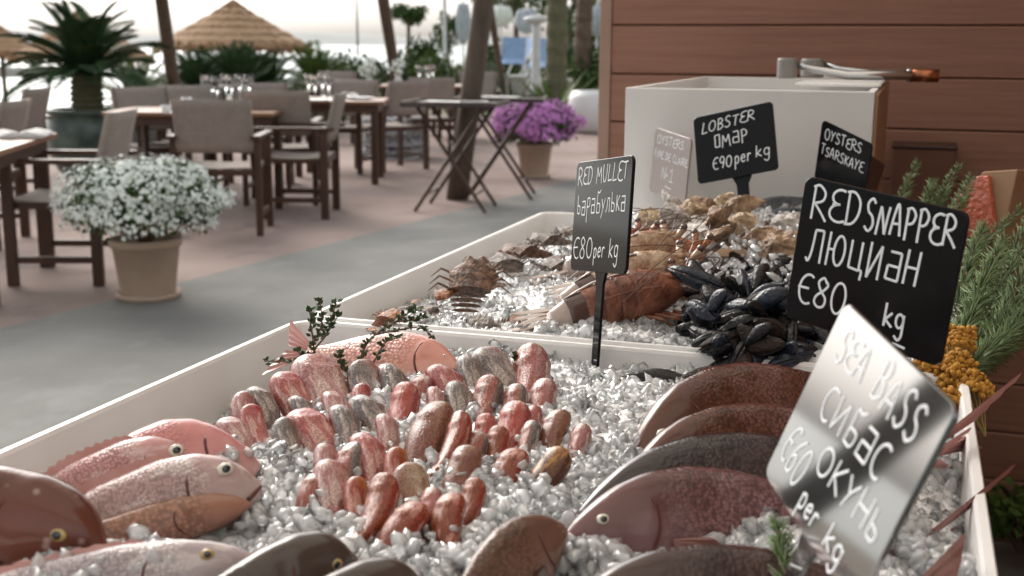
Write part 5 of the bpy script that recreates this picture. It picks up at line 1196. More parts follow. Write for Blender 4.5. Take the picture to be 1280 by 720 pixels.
snapper('reddish snapper, second of the overlapping ones counting from the divider', P(782, 606, .935), 46, 4, 26, .22, .080, SN[0], tail=.25)
snapper('dark slate snapper, between the reddish one and the purple one', P(712, 662, .933), 42, 4, 26, .25, .086, SN[3], fm=2, tail=.25)
snapper('purple-pink snapper whose eye shows just right of centre at the bottom', P(702, 676, .940), 33, -2, 26, .215, .086, SN[2], tail=.25, eyek=.9)
snapper('dark snapper at the bottom edge in front of the purple one', P(686, 782, .940), 30, -2, 26, .22, .080, SN[1], tail=.25, face=False)
# two slimmer pink ones whose tails rise over the right rim
def to(nose, tail_, sh, label, H, m, fm, upv=(0, 0, 1), **kw):
    d = Vector(nose)-Vector(tail_); Lt = d.length; k = kw.pop('tailk', .42); Lb = Lt/(1+k*.92)
    return fish(kw.pop('name', 'sea_bass'), label, sh, nose, d, upv, Lb, H, m, FINM[fm], MT['iris'], tail=k, group=kw.pop('group', None), **kw)
SLIM = dict(MULLET); SLIM['wid'] = [(s, w*.75) for s, w in MULLET['wid']]
to(D(985, 660, .78), D(1252, 514, .98), SLIM, 'slim fish whose long pink tail rises over the right rim of the tray', .060, SN[2], 0, upv=(.1, -.5, .8), fork=.16, tailk=.75, dorsal=False, group='slim fish with long tails at the right rim')
to(D(960, 800, .68), D(1246, 620, .86), SLIM, 'slim fish whose narrow dark tail points over the right rim near the bottom', .052, SN[1], 1, upv=(.1, -.5, .8), fork=.10, tailk=.8, dorsal=False, group='slim fish with long tails at the right rim')
to(D(1040, 620, .80), D(1203, 560, .93), SLIM, 'small rosy fish beside the long pink tail at the right', .040, SKIN[RS], 0, upv=(0, -.5, .8), fork=.12, tailk=.6, dorsal=False, name='small_fish', pect=False)

# left group
RED = fish_mat("bream_red_brown", (.105, .034, .022), (.155, .050, .032), (.22, .10, .075), .08, 260, .12, (.09, .032, .024), .56, .22, spots=.30)
PNK = fish_mat("bream_silver_pink", (.40, .26, .25), (.48, .37, .35), (.56, .31, .14), .052, 460, .35, (.54, .43, .41), .54, .25, streak=(.58, .48, .46))
PNK2 = fish_mat("bream_pink", (.44, .22, .21), (.50, .30, .28), (.54, .40, .37), .06, 460, .45, (.54, .38, .36), .54, .3, streak=(.56, .42, .40))
SLV = fish_mat("bream_silver", (.33, .27, .28), (.44, .37, .37), (.52, .42, .38), .06, 460, .4, (.48, .34, .32), .58, .25, streak=(.55, .48, .47))
DRK = fish_mat("bream_dark_grey", (.050, .038, .032), (.085, .060, .048), (.34, .28, .25), .09, 230, .35, (.06, .035, .02), .55, .2)
BRN = fish_mat("bream_brown_pale", (.11, .055, .038), (.20, .10, .068), (.42, .30, .25), .06, 380, .3, (.17, .09, .065), .52, .26)
def cdir(r_, a, u): return R0*r_ + fh*a + ZUP*u
def fishc(name, label, sh, uvd, hd, upv, Lb, H, m, fm, iris, **kw):
    return fish(name, label, sh, D(*uvd), cdir(*hd), cdir(*upv), Lb, H, m, FINM[fm], MT[iris], tail=kw.pop('tail', .22), dorsal=kw.pop('dorsal', False), **kw)
fishc('red_bream', 'big red-brown fish head with a ringed eye at the left edge', DOME, (134, 692, .70), (.86, -.05, -.20), (.25, .25, .92), .20, .070, RED, 1, 'iris_gold', eyek=1.0)
fishc('pale_bream', 'pale pink fish with an orange belly and a white-ringed eye, its snout pointing right', GURN, (324, 608, .81), (.80, .58, .06), (-.15, .35, .92), .175, .082, PNK, 0, 'iris', eyek=1.0, dorsal=True, dk=.9)
fishc('pale_bream', 'pink fish lying behind the orange-bellied one, its white-ringed eye nearer the rim', GURN, (256, 582, .855), (.82, .55, .08), (-.15, .30, .92), .145, .076, PNK2, 0, 'iris', eyek=1.05, dorsal=True, dk=.9)
fishc('flat_pink_fish', 'flat rose-pink fish lying against the left wall of the nearer tray', BREAM, (324, 582, .875), (.84, .54, .0), (-.30, .50, .80), .145, .092, fish_mat("rose_skin", (.50, .20, .19), (.56, .27, .25), (.58, .36, .33), .07, 460, .25, (.58, .34, .32), .52), 0, 'iris', face=False)
fishc('silver_bream', 'silvery fish with a yellow eye at the bottom edge, left of centre', GURN, (332, 708, .70), (.93, .33, .02), (-.1, .35, .9), .22, .058, SLV, 0, 'iris_gold', dorsal=True, dk=.8)
fishc('orange_belly_fish', 'reddish brown fish showing as a strip under the orange-bellied fish', GURN, (312, 630, .785), (.80, .56, .05), (-.1, .3, .92), .17, .040, fish_mat("belly_brown", (.30, .15, .10), (.36, .18, .13), (.46, .30, .24), .04, 320, .2), 0, 'iris', pect=False, face=False)
fishc('dark_bream', 'dark grey fish arching at the bottom edge, right of the yellow-eyed one', DOME, (444, 698, .70), (.72, .64, .12), (-.05, .25, .95), .15, .056, DRK, 2, 'iris_gold')
fishc('dark_bream', 'olive-dark fish at the bottom edge below the small red fish', DOME, (528, 728, .67), (.74, .60, .10), (-.05, .25, .95), .15, .050, DRK, 2, 'iris_gold')
fishc('brown_bream', 'brown fish head with a pale dark-edged cheek left of the purple snapper', BREAM, (706, 660, .745), (.50, .86, .10), (-.25, .3, .92), .15, .058, BRN, 2, 'iris', face=False)
fish('pink_fillet_fish', 'flat salmon-pink fish lying behind the back row, against the tray divider', BREAM, P(578, 467, .945), (.98, -.02, -.04), (-.1, .55, .45), .165, .075, fish_mat("salmon_skin", (.50, .20, .15), (.60, .28, .22), (.62, .36, .28), .07, 260, .35, (.62, .36, .30), .5), FINM[0], MT['iris'], tail=.3, cat='fish', dorsal=False, eyek=.4, pect=False)
# grey fish at the back right of the far tray
GREY = fish_mat("fish_blue_grey", (.08, .10, .12), (.22, .25, .27), (.42, .43, .43), .04, 330, .3, (.13, .15, .17), .55, .2)
for i, (n0, t0_, lab) in enumerate([((945, 262, 2.02), (1025, 246, 2.1), 'slim blue-grey fish on the ice behind the oysters, topmost of three'), ((958, 276, 1.95), (1030, 262, 2.0), 'slim blue-grey fish on the ice behind the oysters, middle of three'), ((925, 300, 1.85), (1010, 268, 1.95), 'brownish fish between the oysters and the snapper sign')]):
    to(D(*n0), D(*t0_), SLIM, lab, .032, GREY if i < 2 else BRN, 2, fork=.3, tailk=.25, dorsal=False, name='grey_fish', group='grey fish behind the oysters', pect=False)

# ================================================================== PRAWNS (long banded bodies lying tail to the left)
PRM = [mat("prawn_tan", (.55, .41, .28), .25, (.34, .19, .11), 55, 8, .5, 180, coat=.5, contrast=.13), mat("prawn_red", (.34, .13, .075), .25, (.15, .05, .03), 50, 8, .5, 180, coat=.5, contrast=.13), mat("prawn_orange", (.52, .22, .10), .25, (.30, .10, .045), 50, 8, .5, 180, coat=.5, contrast=.13)]
PRB = mat("prawn_band", (.10, .055, .045), .25, (.07, .04, .03), 60, coat=.5); PRT = mat("prawn_tail_pale", (.46, .38, .33), .22, (.36, .28, .24), 60, coat=.5)
def prawn(label, tail_, head_, w, m, bandm=PRB, seed=1, arch=.05):
    tail_, head_ = Vector(tail_), Vector(head_); d = head_-tail_; Lb = d.length
    o = thing('giant_prawn', label, 'prawn', group='giant prawns laid across the ice', mtx=frame(tail_, d, (0, 0, 1))); rg = random.Random(seed)
    def cpt(s): return Vector((Lb*s, .02*Lb*math.sin(s*3), arch*Lb*math.sin(math.pi*s)))
    def rad_(s): return w*interp([(0, .10), (.08, .30), (.2, .42), (.4, .50), (.62, .52), (.80, .44), (.93, .24), (1, .08)], s)
    segs = [(.10, .22), (.20, .33), (.31, .44), (.42, .55), (.53, .66)]
    for i, (a, b_) in enumerate(segs):
        rings = []
        for k in range(7):
            s = a+(b_-a)*k/6; r_ = rad_(s)*(1.0+.07*(1-k/6)) ; c = cpt(s)
            rings.append([c+Vector((0, r_*.62*math.cos(q*math.pi/8), r_*.95*math.sin(q*math.pi/8))) for q in range(16)])
        MB().loft(rings).build('body_segment', bandm if i in (1,) else (PRT if i == 0 else m), o, smooth=True)
        mb = MB(); c = cpt(a+.05)
        for sg in (-1, 1): mb.tube([c+Vector((0, sg*rad_(a)*.4, -rad_(a)*.8)), c+Vector((-.01, sg*rad_(a)*.5, -rad_(a)*1.5))], [.003, .001], 5)
        mb.build('swimmeret', m, o)
    rings = []
    for k in range(12):
        s = .63+.35*k/11; r_ = rad_(s)*1.06; c = cpt(s)
        rings.append([c+Vector((0, r_*.62*math.cos(q*math.pi/8), r_*.98*math.sin(q*math.pi/8)+(.002 if q == 4 else 0))) for q in range(16)])
    MB().loft(rings).build('carapace', m, o, smooth=True)
    c = cpt(.97); MB().tube([cpt(.72)+Vector((0, 0, rad_(.72)*.95)), cpt(.9)+Vector((0, 0, rad_(.9)*1.05)), c+Vector((Lb*.14, 0, rad_(.95)*1.3))], [.002, .0045, .0008], 6).build('rostrum', m, o, smooth=True)
    for sg in (-1, 1):
        e = MB().tube([cpt(.95)+Vector((0, sg*w*.18, w*.22)), cpt(1.0)+Vector((0, sg*w*.34, w*.46))], [.0035, .005], 8).build('eye_stalk', m, o, smooth=True)
        mb = MB(); V, F = ICO2; q = cpt(1.0)+Vector((0, sg*w*.35, w*.50)); mb.add([(q.x+x*.0048, q.y+y*.0048, q.z+z*.0048) for x, y, z in V], [tuple(f) for f in F]); mb.build('eye', PRB, e, smooth=True)
        pts = [cpt(.97)+Vector((0, sg*w*.15, w*.05)), cpt(1.0)+Vector((.03, sg*w*.6, w*.6)), cpt(.75)+Vector((0, sg*w*1.0, w*.75)), cpt(.4)+Vector((0, sg*w*1.1, w*.35))]
        MB().tube(catmull(pts, 6), .0006, 5).build('antenna', PRB, o)
    MB().tube([cpt(q/10)+Vector((0, 0, rad_(q/10)*1.02)) for q in range(2, 10)], [.0008]+[.0022]*6+[.0008], 6, flat=.5).build('back_ridge', PRT, o, smooth=True)
    for sg in (-1, 1): MB().tube([cpt(q/10)+Vector((0, sg*rad_(q/10)*.55, rad_(q/10)*.42)) for q in range(3, 10)], [.0006]+[.0017]*5+[.0006], 6).build('side_ridge', m, o, smooth=True)
    mb = MB()
    for k in range(5):
        for sg in (-1, 1):
            b_ = cpt(.68+.06*k)+Vector((0, sg*w*.25, -w*.35)); mb2 = MB().tube([b_, b_+Vector((.012, sg*.014, -.004)), b_+Vector((.03+rg.uniform(-.01, .01), sg*.020, -.014))], [.0028, .0022, .0008], 6); mb2.build('leg', m, o, smooth=True)
    for k in range(5):
        a = rad(-34+17*k); MB().loft([[(.12*Lb*0.6-x*math.cos(a), yy+x*math.sin(a)*.9, .002*k+zz) for yy, zz in ((-ww, 0), (0, .0015), (ww, 0), (0, -.001))] for x, ww in ((0, .004), (.02, .008), (.045, .006), (.055, .001))]).build('tail_fan', PRT, o)
    return o
prawn('brownish-red giant prawn lying nearest the divider, its banded tail at the left', P(672, 420, .942), P(856, 362, .978), .058, PRM[1], seed=1)
prawn('tan giant prawn with a pale ridge, second from the divider', P(686, 398, .955), P(866, 336, .992), .056, PRM[0], seed=2)
prawn('tan giant prawn with raised eye stalks, third from the divider', P(728, 362, .96), P(846, 306, 1.0), .054, PRM[0], seed=3)
prawn('orange giant prawn lying under the tan ones, its head towards the oysters', P(760, 356, .955), P(882, 318, .985), .054, PRM[2], seed=4)
prawn('dark red giant prawn just behind the red mullet sign', P(700, 350, .95), P(812, 300, .985), .052, PRM[1], seed=5)
for i, (c, rz, w, h, lab) in enumerate([((812, 302, .965), .3, .045, .03, 'tan paper sheet under the prawns below the left oysters'), ((892, 312, .972), .35, .042, .028, 'tan paper sheet showing right of the prawn heads')]):
    p = P(*c); mb = MB().box(-w, w, -h, h, 0, .002, Matrix.Rotation(rad(14), 4, 'X')); o = mb.build('paper_sheet', MT['kraft']); o.location = p; o.rotation_euler = (0, 0, rz); tag(o, lab, 'paper', 'tan paper sheets on the ice')

# small slipper lobsters and crabs dotted on the far ice
LOB = [mat("lobster_brown", (.22, .12, .075), .5, (.07, .035, .022), 120, 6, .6, 250, contrast=.12), mat("lobster_grey", (.25, .21, .18), .5, (.08, .06, .05), 120, 6, .6, 250, contrast=.12), mat("lobster_orange", (.40, .17, .075), .5, (.16, .06, .03), 120, 6, .6, 250, contrast=.12)]
def slipper(label, u, v, z, rz, size, m, el=0.0, seed=1):
    p = P(u, v, z); rg = random.Random(seed); m4 = Matrix.Translation(p) @ Matrix.Rotation(rz, 4, 'Z') @ Matrix.Rotation(-el, 4, 'Y')
    o = thing('slipper_lobster', label, 'shellfish', group='small brown shellfish scattered on the ice', mtx=m4); k = size
    rings = []
    for i in range(9):
        s = i/8; w = k*.42*math.sin(math.pi*(.12+.6*s))**.7; rings.append([(k*(.5-s*.55), w*math.cos(q*math.pi/6)*(1+.12*math.sin(q*5+i)), k*.17*max(math.sin(q*math.pi/6), -.3)*(1+.1*rg.random())) for q in range(12)])
    MB().loft(rings).build('carapace', m, o)
    for i in range(5):
        s = i/5; w = k*(.34-.16*s); rings = [[(k*(-.03-.5*s*1.0-x), ww*w*math.cos(q*math.pi/5), k*.14*(1-.5*s)*max(math.sin(q*math.pi/5), -.2)) for q in range(10)] for x, ww in ((0, .9), (k*.05, 1.1), (k*.11, .85))]
        MB().loft(rings).build('tail_segment', m, o)
    for i in range(5):
        a = rad(-50+25*i); MB().loft([[(-k*.52-x*math.cos(a), x*math.sin(a)+yy, zz) for yy, zz in ((-ww, 0), (0, k*.02), (ww, 0), (0, -k*.01))] for x, ww in ((0, k*.05), (k*.16, k*.10), (k*.27, k*.05))]).build('tail_fan', m, o)
    for sg in (-1, 1):
        for i in range(3):
            b_ = Vector((k*(.3-.15*i), sg*k*.30, 0)); MB().tube([b_, b_+Vector((.02*k, sg*k*.22, k*.12)), b_+Vector((-.03*k, sg*k*.42, -k*.06))], [k*.025, k*.02, k*.006], 5).build('leg', m, o)
        MB().loft([[(k*.48+x, sg*(k*.12+yy), zz) for yy, zz in ((-ww, 0), (0, k*.03), (ww, 0), (0, -k*.01))] for x, ww in ((0, k*.06), (k*.12, k*.11), (k*.20, k*.05))]).build('antenna_plate', m, o)
    return o
SL = [(482, 400, .955, 1.2, .034, 2, .3, 'round orange-brown shellfish just right of the taller thyme sprig'), (546, 371, .955, .4, .040, 2, .2, 'orange-brown shellfish at the left edge of the farther ice'), (527, 388, .945, -.3, .040, 1, 0, 'grey shellfish half sunk below the orange-brown one'),
      (587, 362, .965, 1.7, .072, 0, .75, 'largest brown shellfish standing tail-down in the farther ice'), (605, 342, .965, 2.6, .050, 0, .3, 'brown shellfish leaning on the largest one'), (634, 333, .96, 2.2, .062, 1, .1, 'mottled grey shellfish in the farther ice left of centre'),
      (660, 318, .96, 2.9, .072, 0, 0, 'long brown shellfish lying flat below the upper left rim'), (690, 303, .965, 2.8, .065, 1, 0, 'grey shellfish near the upper left rim'), (700, 292, .97, .5, .05, 1, .2, 'small grey shellfish nearest the far left corner'),
      (704, 336, .955, 2.5, .062, 1, 0, 'grey shellfish beside the red mullet sign'), (590, 405, .945, .3, .048, 1, 0, 'flat brown-grey shellfish near the divider'), (640, 402, .94, .2, .035, 2, 0, 'small reddish shellfish near the divider'), (690, 352, .95, .9, .04, 1, 0, 'tiny grey shellfish left of the prawns')]
for i, (u, v, z, rz, sz, mi, el, lab) in enumerate(SL): slipper(lab, u, v, z, rz, sz, LOB[mi], el, i)

# ================================================================== MUSSELS
MUS = [mat("mussel_black", (.010, .010, .013), .22, (.004, .004, .005), 60, 5, .3, 200, coat=.1, spec=.3), mat("mussel_blue", (.022, .032, .052), .22, (.006, .008, .014), 50, 5, .3, 200, coat=.15, spec=.35), mat("mussel_brown", (.034, .021, .016), .5, (.014, .010, .009), 70, 5, .6, 250, spec=.25)]
def mussel_proto(m, label):
    o = thing('mussel', label, 'mussel', group='black mussels heaped on the ice')
    for sg in (1, -1):
        rings = []
        for i in range(11):
            s = i/10; w = .0135*math.sin(math.pi*min(1, (.06+.90*s)))**.55*(1 if s < .55 else 1.0)*(0.55+.75*s if s < .6 else 1.0); x = .065*s; y0 = .006*math.sin(s*2.2)
            rings.append([(x, y0+w*math.cos(q*math.pi/8), sg*(.0004+.0105*math.sin(q*math.pi/8)*math.sin(math.pi*min(1, .1+.88*s))**.6)) for q in range(9)])
        fix(MB().loft(rings, closed=True).build('shell_valve', m, o, smooth=True))
    return o
rgm = random.Random(17); protos = []
mus_pts = []
for k in range(900):
    u, v = rgm.uniform(850, 1022), rgm.uniform(322, 446)
    left = 872+ (v-330)*.10 if v < 430 else 900
    if u < left-8+18*rgm.random() or (v > 438 and u < 905) or (v < 352 and u < 900) or v < 330+ (1000-u)*.05: continue
    z = .945+.045*max(0, 1-abs(v-385)/75)*rgm.uniform(.2, 1)
    mus_pts.append((u, v, z))
    if len(mus_pts) >= 280: break
for i, (u, v, z) in enumerate(mus_pts):
    mi = rgm.choices([0, 1, 2], [.55, .2, .25])[0]; lab = 'glossy black mussel in the heap left of the red snapper sign'
    lab = [lab, 'blue-black mussel in the heap left of the red snapper sign', 'brownish bearded mussel in the heap left of the red snapper sign'][mi]
    while len(protos) <= 2: protos.append(None)
    if protos[mi] is None: protos[mi] = mussel_proto(MUS[mi], lab); o = protos[mi]
    else: o = copy_thing(protos[mi], lab)
    p = P(u, v, z); s = rgm.uniform(.48, .85)
    o.matrix_world = Matrix.Translation(p) @ Euler((rgm.uniform(-1.6, 1.6), rgm.uniform(-.8, .8), rgm.uniform(0, 6.28))).to_matrix().to_4x4() @ Matrix.Diagonal((s, s, s, 1))
for (u, v, z, r_, e_, lab) in [(846, 414, .955, -.2, .2, 'lone black mussel at the left foot of the heap, half in the ice'), (905, 362, .995, 2.9, .25, 'shiny blue mussel on top of the heap'), (776, 477, .93, .2, .0, 'small dark mussel in the nearer ice below the divider')]:
    o = copy_thing(protos[1 if 'blue' in lab else 0], lab); o.matrix_world = Matrix.Translation(P(u, v, z)) @ Euler((.3, -e_, r_)).to_matrix().to_4x4()
o = copy_thing(protos[2], 'brown mussel half hidden behind the bronze snapper'); o.matrix_world = Matrix.Translation(P(842, 482, .938)) @ Euler((.5, 0, .6)).to_matrix().to_4x4()

# ================================================================== OYSTERS
OY = [mat("oyster_tan", (.62, .48, .32), .55, (.24, .15, .085), 55, 7, .7, 160, contrast=.15), mat("oyster_grey", (.60, .56, .52), .55, (.22, .185, .16), 60, 7, .7, 160, contrast=.15), mat("oyster_brown", (.38, .25, .15), .55, (.11, .065, .04), 55, 7, .7, 160, contrast=.15)]
def oyster(label, p, size, eul, m, seed):
    rg = random.Random(seed); o = thing('oyster', label, 'oyster', group='rough oysters piled on the ice'); ph = [rg.uniform(0, 6.28) for _ in range(5)]
    for lay in range(5):
        rings = []; k0 = size*(1-.17*lay)
        for i in range(5):
            s = i/4; rr = k0*(.25+.75*s)
            ring = []
            for q in range(26):
                a = q*2*math.pi/26; el = 1+.28*math.cos(a); f = 1+.09*math.sin(5*a+ph[0]+lay)+.06*math.sin(9*a+ph[1])+.05*math.sin(13*a+ph[2]+lay*2)
                ring.append((rr*el*f*math.cos(a), rr*.78*f*math.sin(a), size*(.10*lay+.16*(1-s*s))+size*.045*math.sin(7*a+ph[3]+lay)*s))
            rings.append(ring)
        rings.append([(x*.96, y*.96, z-size*.05) for x, y, z in rings[-1]])
        MB().loft(rings).build('shell_layer' , m, o, smooth=False)
    rings = []
    for i in range(6):
        s = i/5; rings.append([(size*(1-.85*s**2.2)*(1+.28*math.cos(a))*(1+.07*math.sin(5*a+ph[0]))*math.cos(a), size*.78*(1-.85*s**2.2)*math.sin(a), -size*.42*s) for a in [q*2*math.pi/26 for q in range(26)]])
    MB().loft(rings).build('lower_shell', m, o, smooth=False)
    o.matrix_world = Matrix.Translation(p) @ Euler(eul).to_matrix().to_4x4(); return o
rgo = random.Random(23)
oyster('pale layered oyster standing on edge at the left end of the oyster pile', P(812, 277, 1.0), .026, (1.15, .2, .3), OY[0], 1)
OYL = [(842, 272, 1, 'grey'), (862, 262, 0, 'tan'), (884, 258, 2, 'brown'), (905, 252, 0, 'tan'), (925, 256, 2, 'brown'), (850, 288, 1, 'grey'), (872, 284, 1, 'grey'), (893, 282, 2, 'brown'), (915, 284, 0, 'tan'), (868, 300, 1, 'grey'), (892, 302, 2, 'brown'), (912, 298, 2, 'brown'), (930, 278, 0, 'tan'), (945, 300, 2, 'brown'), (962, 296, 1, 'grey'), (978, 282, 1, 'grey'), (842, 258, 1, 'grey'), (990, 300, 2, 'brown'), (970, 310, 2, 'brown'), (898, 270, 2, 'brown'), (995, 276, 1, 'grey')]
places = ['behind the prawns', 'under the lobster sign', 'below the pale oyster sign', 'at the right of the pile', 'at the front of the pile', 'in the middle of the pile', 'near the grey fish']
for i, (u, v, mi, nm) in enumerate(OYL):
    where = places[0 if (v > 284 and u < 900) else 1 if (v < 262 and u > 880) else 2 if (u < 870) else 6 if u > 960 else 3 if u > 920 else 4 if v > 292 else 5]
    oyster(f'rough {nm} oyster {where}, ' + f'{ordn[i % 7]} one there from the left', P(u, v, .992+.02*(v < 275)), rgo.uniform(.023, .032), (rgo.uniform(-1.0, 1.0), rgo.uniform(-.8, .8), rgo.uniform(0, 6.2)), OY[mi], 40+i)

# ================================================================== HERBS AND DRIED FLOWERS
def sprig_stem(o, pts, r, m=None): return MB().tube(pts, [r*(1-.6*i/(len(pts)-1)) for i in range(len(pts))], 6).build('stem', m or MT['stem'], o, smooth=True)
def thyme(label, branches, seed):
    o = thing('thyme_sprig', label, 'herb sprig', Vector(branches[0][0]), group='thyme sprigs in the ice'); rgn = np.random.default_rng(seed); b0 = Vector(branches[0][0]); pos = []; ors = []
    for br in branches:
        pts = catmull([Vector(p)-b0 for p in br], 8); sprig_stem(o, pts, .0011)
        n = len(pts)
        for i in range(max(2, int(n*.22)), n):
            for rep in range(1):
                q = pts[i]+Vector(rgn.normal(size=3)*.0012); d = (pts[i]-pts[i-1]).normalized()
                for k in range(3):
                    a = rgn.uniform(0, 6.28); out = (Vector((math.cos(a), math.sin(a)*.8, rgn.uniform(-.2, .9)))+d*.5).normalized(); t_ = out.orthogonal().normalized(); pos.append(q); ors.append(np.array([out, t_, out.cross(t_)]).T)
    pos = np.array([p[:] for p in pos]); scatter('leaves', LEAF, pos, rgn.uniform(.0040, .0070, len(pos)), MT['thyme'], o, rgn, orient=np.array(ors)); return o
d0 = 1.12
def DD(u, v, dd=0): return D(u, v, d0+dd)
thyme('tall upright thyme sprig with bushy tip at the left rim', [[DD(398, 478), DD(396, 455), DD(392, 430), DD(402, 405), DD(400, 375)], [DD(394, 435), DD(408, 418), DD(414, 400), DD(420, 378)], [DD(392, 425), DD(388, 405), DD(390, 388)], [DD(398, 412), DD(412, 410), DD(424, 392)]], 1)
thyme('low trailing thyme sprig reaching left over the tray wall', [[DD(440, 478), DD(415, 462), DD(392, 452), DD(365, 452), DD(330, 452)], [DD(405, 458), DD(385, 448), DD(372, 440)], [DD(440, 472), DD(428, 458), DD(426, 442)]], 2)
thyme('branching thyme sprig leaning right in front of the tray divider', [[DD(434, 480), DD(448, 452), DD(462, 425), DD(485, 408), DD(510, 392), DD(522, 388)], [DD(470, 418), DD(500, 412), DD(525, 410), DD(540, 420)], [DD(440, 478), DD(465, 455), DD(480, 430), DD(496, 422)], [DD(495, 402), DD(515, 400), DD(530, 396)]], 3)
thyme('tiny thyme tip behind the last fish of the back row', [[D(655, 468, 1.12), D(650, 456, 1.13), D(646, 446, 1.13)], [D(650, 460, 1.12), D(640, 452, 1.12)]], 4)
def rosemary(label, pts, seed, nl=.022, dens=5):
    b0 = Vector(pts[0]); o = thing('rosemary_sprig', label, 'herb sprig', b0, group='rosemary sprigs at the right rim'); rgn = np.random.default_rng(seed); pp = catmull([Vector(p)-b0 for p in pts], 9); sprig_stem(o, pp, .0016, MT['stem'])
    pos = []; ors = []; sz = []; n = len(pp)
    for i in range(2, n):
        d = (pp[i]-pp[i-1]).normalized(); x1 = d.orthogonal().normalized(); x2 = d.cross(x1)
        for k in range(dens):
            a = rgn.uniform(0, 6.28); out = (d*rgn.uniform(.55, 1.3)+x1*math.cos(a)+x2*math.sin(a)).normalized(); t_ = out.orthogonal().normalized(); pos.append(pp[i-1].lerp(pp[i], rgn.uniform())[:]); ors.append(np.array([out, t_, out.cross(t_)]).T); sz.append(nl*rgn.uniform(.7, 1.15)*(1-.45*(i/n)**3))
    base = (np.array([[0, .02, 0], [.5, .055, .03], [1, 0, .0], [.5, -.055, .03], [0, -.02, 0], [.5, 0, -.03]]), np.array([[0, 1, 5], [1, 2, 5], [2, 3, 5], [3, 4, 5], [1, 0, 4], [1, 4, 3], [1, 3, 2]]))
    scatter('needles', base, np.array(pos), np.array(sz), MT['rosemary'], o, rgn, orient=np.array(ors)); return o
RS_ = [((1180, 470, 1.25), (1215, 420, 1.3), (1245, 370, 1.36), (1276, 315, 1.42), 'arching rosemary sprig reaching to the right edge, uppermost of the thick bunch'), ((1185, 470, 1.2), (1225, 430, 1.24), (1262, 395, 1.3), (1300, 350, 1.35), 'rosemary sprig cut by the right edge in the thick bunch'), ((1190, 465, 1.2), (1212, 400, 1.26), (1232, 350, 1.3), (1256, 300, 1.36), 'rosemary sprig in the middle of the thick bunch'),
       ((1188, 480, 1.15), (1222, 452, 1.2), (1258, 430, 1.24), (1295, 395, 1.3), 'lowest rosemary sprig of the thick bunch, bending to the right'), ((1185, 460, 1.3), (1200, 380, 1.36), (1212, 330, 1.42), (1230, 285, 1.5), 'rosemary sprig just right of the snapper sign'), ((1190, 470, 1.22), (1235, 425, 1.28), (1268, 370, 1.34), (1300, 305, 1.42), 'rosemary sprig behind the thick bunch, at the right edge'),
       ((1195, 460, 1.3), (1225, 390, 1.36), (1252, 345, 1.42), (1290, 270, 1.5), 'tallest rosemary sprig of the thick bunch'), ((1192, 478, 1.17), (1230, 445, 1.2), (1262, 415, 1.24), (1300, 372, 1.3), 'rosemary sprig between the two lowest of the bunch'),
       ((1115, 300, 1.8), (1122, 265, 1.82), (1132, 238, 1.84), (1147, 205, 1.86), 'small rosemary tip left of the others above the snapper sign'), ((1160, 300, 1.7), (1168, 268, 1.72), (1180, 240, 1.74), (1198, 208, 1.76), 'rosemary tip above the word on the snapper sign'), ((1150, 310, 1.7), (1158, 275, 1.72), (1160, 250, 1.73), (1166, 228, 1.75), 'short rosemary tip above the middle of the snapper sign'), ((1180, 310, 1.65), (1190, 275, 1.68), (1202, 250, 1.7), (1214, 222, 1.72), 'rosemary tip above the right corner of the snapper sign'),
       ((1200, 350, 1.6), (1225, 310, 1.62), (1250, 285, 1.64), (1276, 262, 1.66), 'rosemary sprig crossing in front of the salmon-red block')]
for i, r_ in enumerate(RS_): rosemary(r_[4], [D(*q) for q in r_[:4]], i, .026 if i < 8 else .020, 16 if i < 8 else 9)
rosemary('dark rosemary sprig low in the corner beside the sea bass sign', [D(985, 745, .66), D(980, 705, .68), D(976, 680, .69), D(972, 655, .70)], 33, .014, 6)
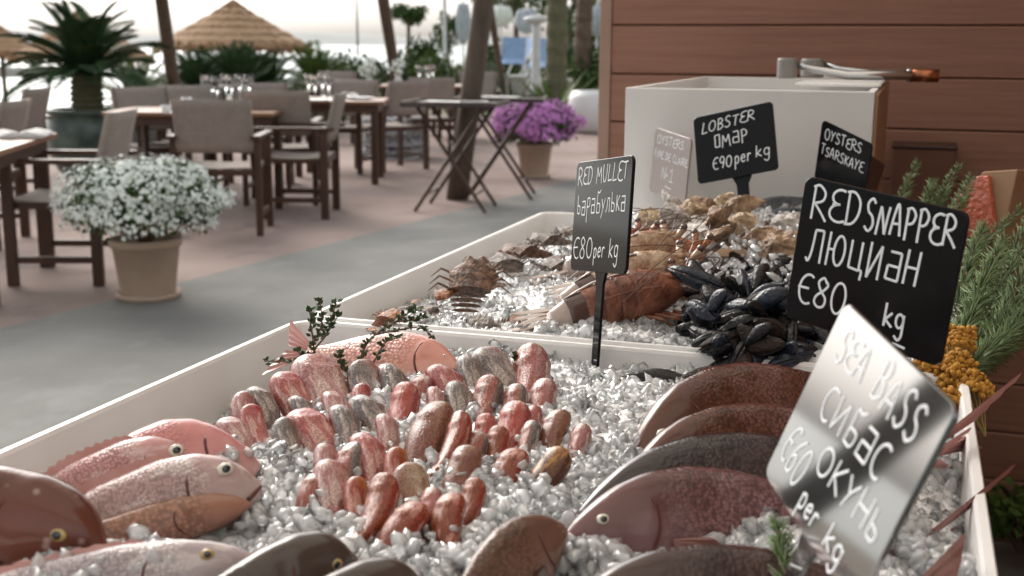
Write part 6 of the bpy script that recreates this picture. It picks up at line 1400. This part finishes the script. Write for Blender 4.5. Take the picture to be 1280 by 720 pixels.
def yarrow(label, u, v, dep, r, seed):
    p = D(u, v, dep); o = thing('dried_flower', label, 'dried flower', p, group='dried yellow flower heads at the right rim'); rgn = np.random.default_rng(seed)
    n = 170; a = rgn.uniform(0, 6.28, n); rr = r*np.sqrt(rgn.uniform(0, 1, n)); pos = np.stack([rr*np.cos(a), rr*np.sin(a), r*.45*(1-(rr/r)**2)+rgn.uniform(-.004, .004, n)+.25*r*np.sin(a*3)*rr/r], 1)
    scatter('buds', ICO1, pos, rgn.uniform(.0022, .0040, n), MT['yellow_bud'], o, rgn, .25); mb = MB()
    for k in range(22):
        q = pos[k*7]; mb.tube([(0, 0, -.05), (q[0]*.4, q[1]*.4, -.022), tuple(q)], [.0012, .0008, .0006], 4)
    mb.build('stems', mat("straw_stem", (.40, .30, .12), .8), o); m4 = o.matrix_world; o.rotation_euler = (rad(rgn.uniform(10, 40)), rad(rgn.uniform(-35, 10)), 0)
for i, (u, v, dep, r, lab) in enumerate([(1196, 424, 1.18, .018, 'topmost dried yellow flower head beside the snapper sign'), (1192, 462, 1.12, .022, 'biggest orange-yellow dried flower head under the corner of the snapper sign'), (1212, 486, 1.10, .019, 'lowest dried yellow flower head, by the tray corner'), (1166, 448, 1.14, .018, 'reddish-yellow dried flower head half behind the snapper sign'), (1182, 505, 1.07, .015, 'small dried yellow flower head just above the pink tail')]): yarrow(lab, u, v, dep, r, i)
# split block with a salmon-red face
p = P(1228, 296, .975); o = thing('split_block', 'tan block with a glistening salmon-red face behind the rosemary', 'block', p, rad(-25))
mb = MB(); mb.loft([[(-.035, -.03, 0), (.04, -.03, 0), (.045, .03, 0), (-.03, .03, 0)], [(-.025, -.025, .05), (.045, -.026, .05), (.05, .03, .05), (-.018, .03, .05)], [(.0, -.02, .098), (.05, -.02, .105), (.052, .026, .10), (.008, .026, .094)]]); fix(mb.build('block_body', side_wood, o, bevel=.002))
mb = MB(); mb.loft([[(-.045, -.034, .002), (.030, -.036, .002), (.030, -.031, .002), (-.045, -.030, .002)], [(-.036, -.036, .03), (.030, -.040, .03), (.032, -.031, .03), (-.034, -.029, .03)], [(-.028, -.034, .06), (.022, -.038, .06), (.024, -.028, .06), (-.024, -.027, .06)], [(-.004, -.030, .092), (.014, -.031, .094), (.015, -.023, .094), (-.002, -.022, .092)]]); fix(mb.build('red_face', MT['salmon'], o, bevel=.002))
# greenery low behind the counter at the bottom right
p = P(1262, 712, 0.0); bush('low_plant', 'low leafy green plant at the foot of the wall in the bottom right corner', (p.x+.02, p.y, .052), .16, .16, MT['frond'], 900, .03, 55, cat='plant')
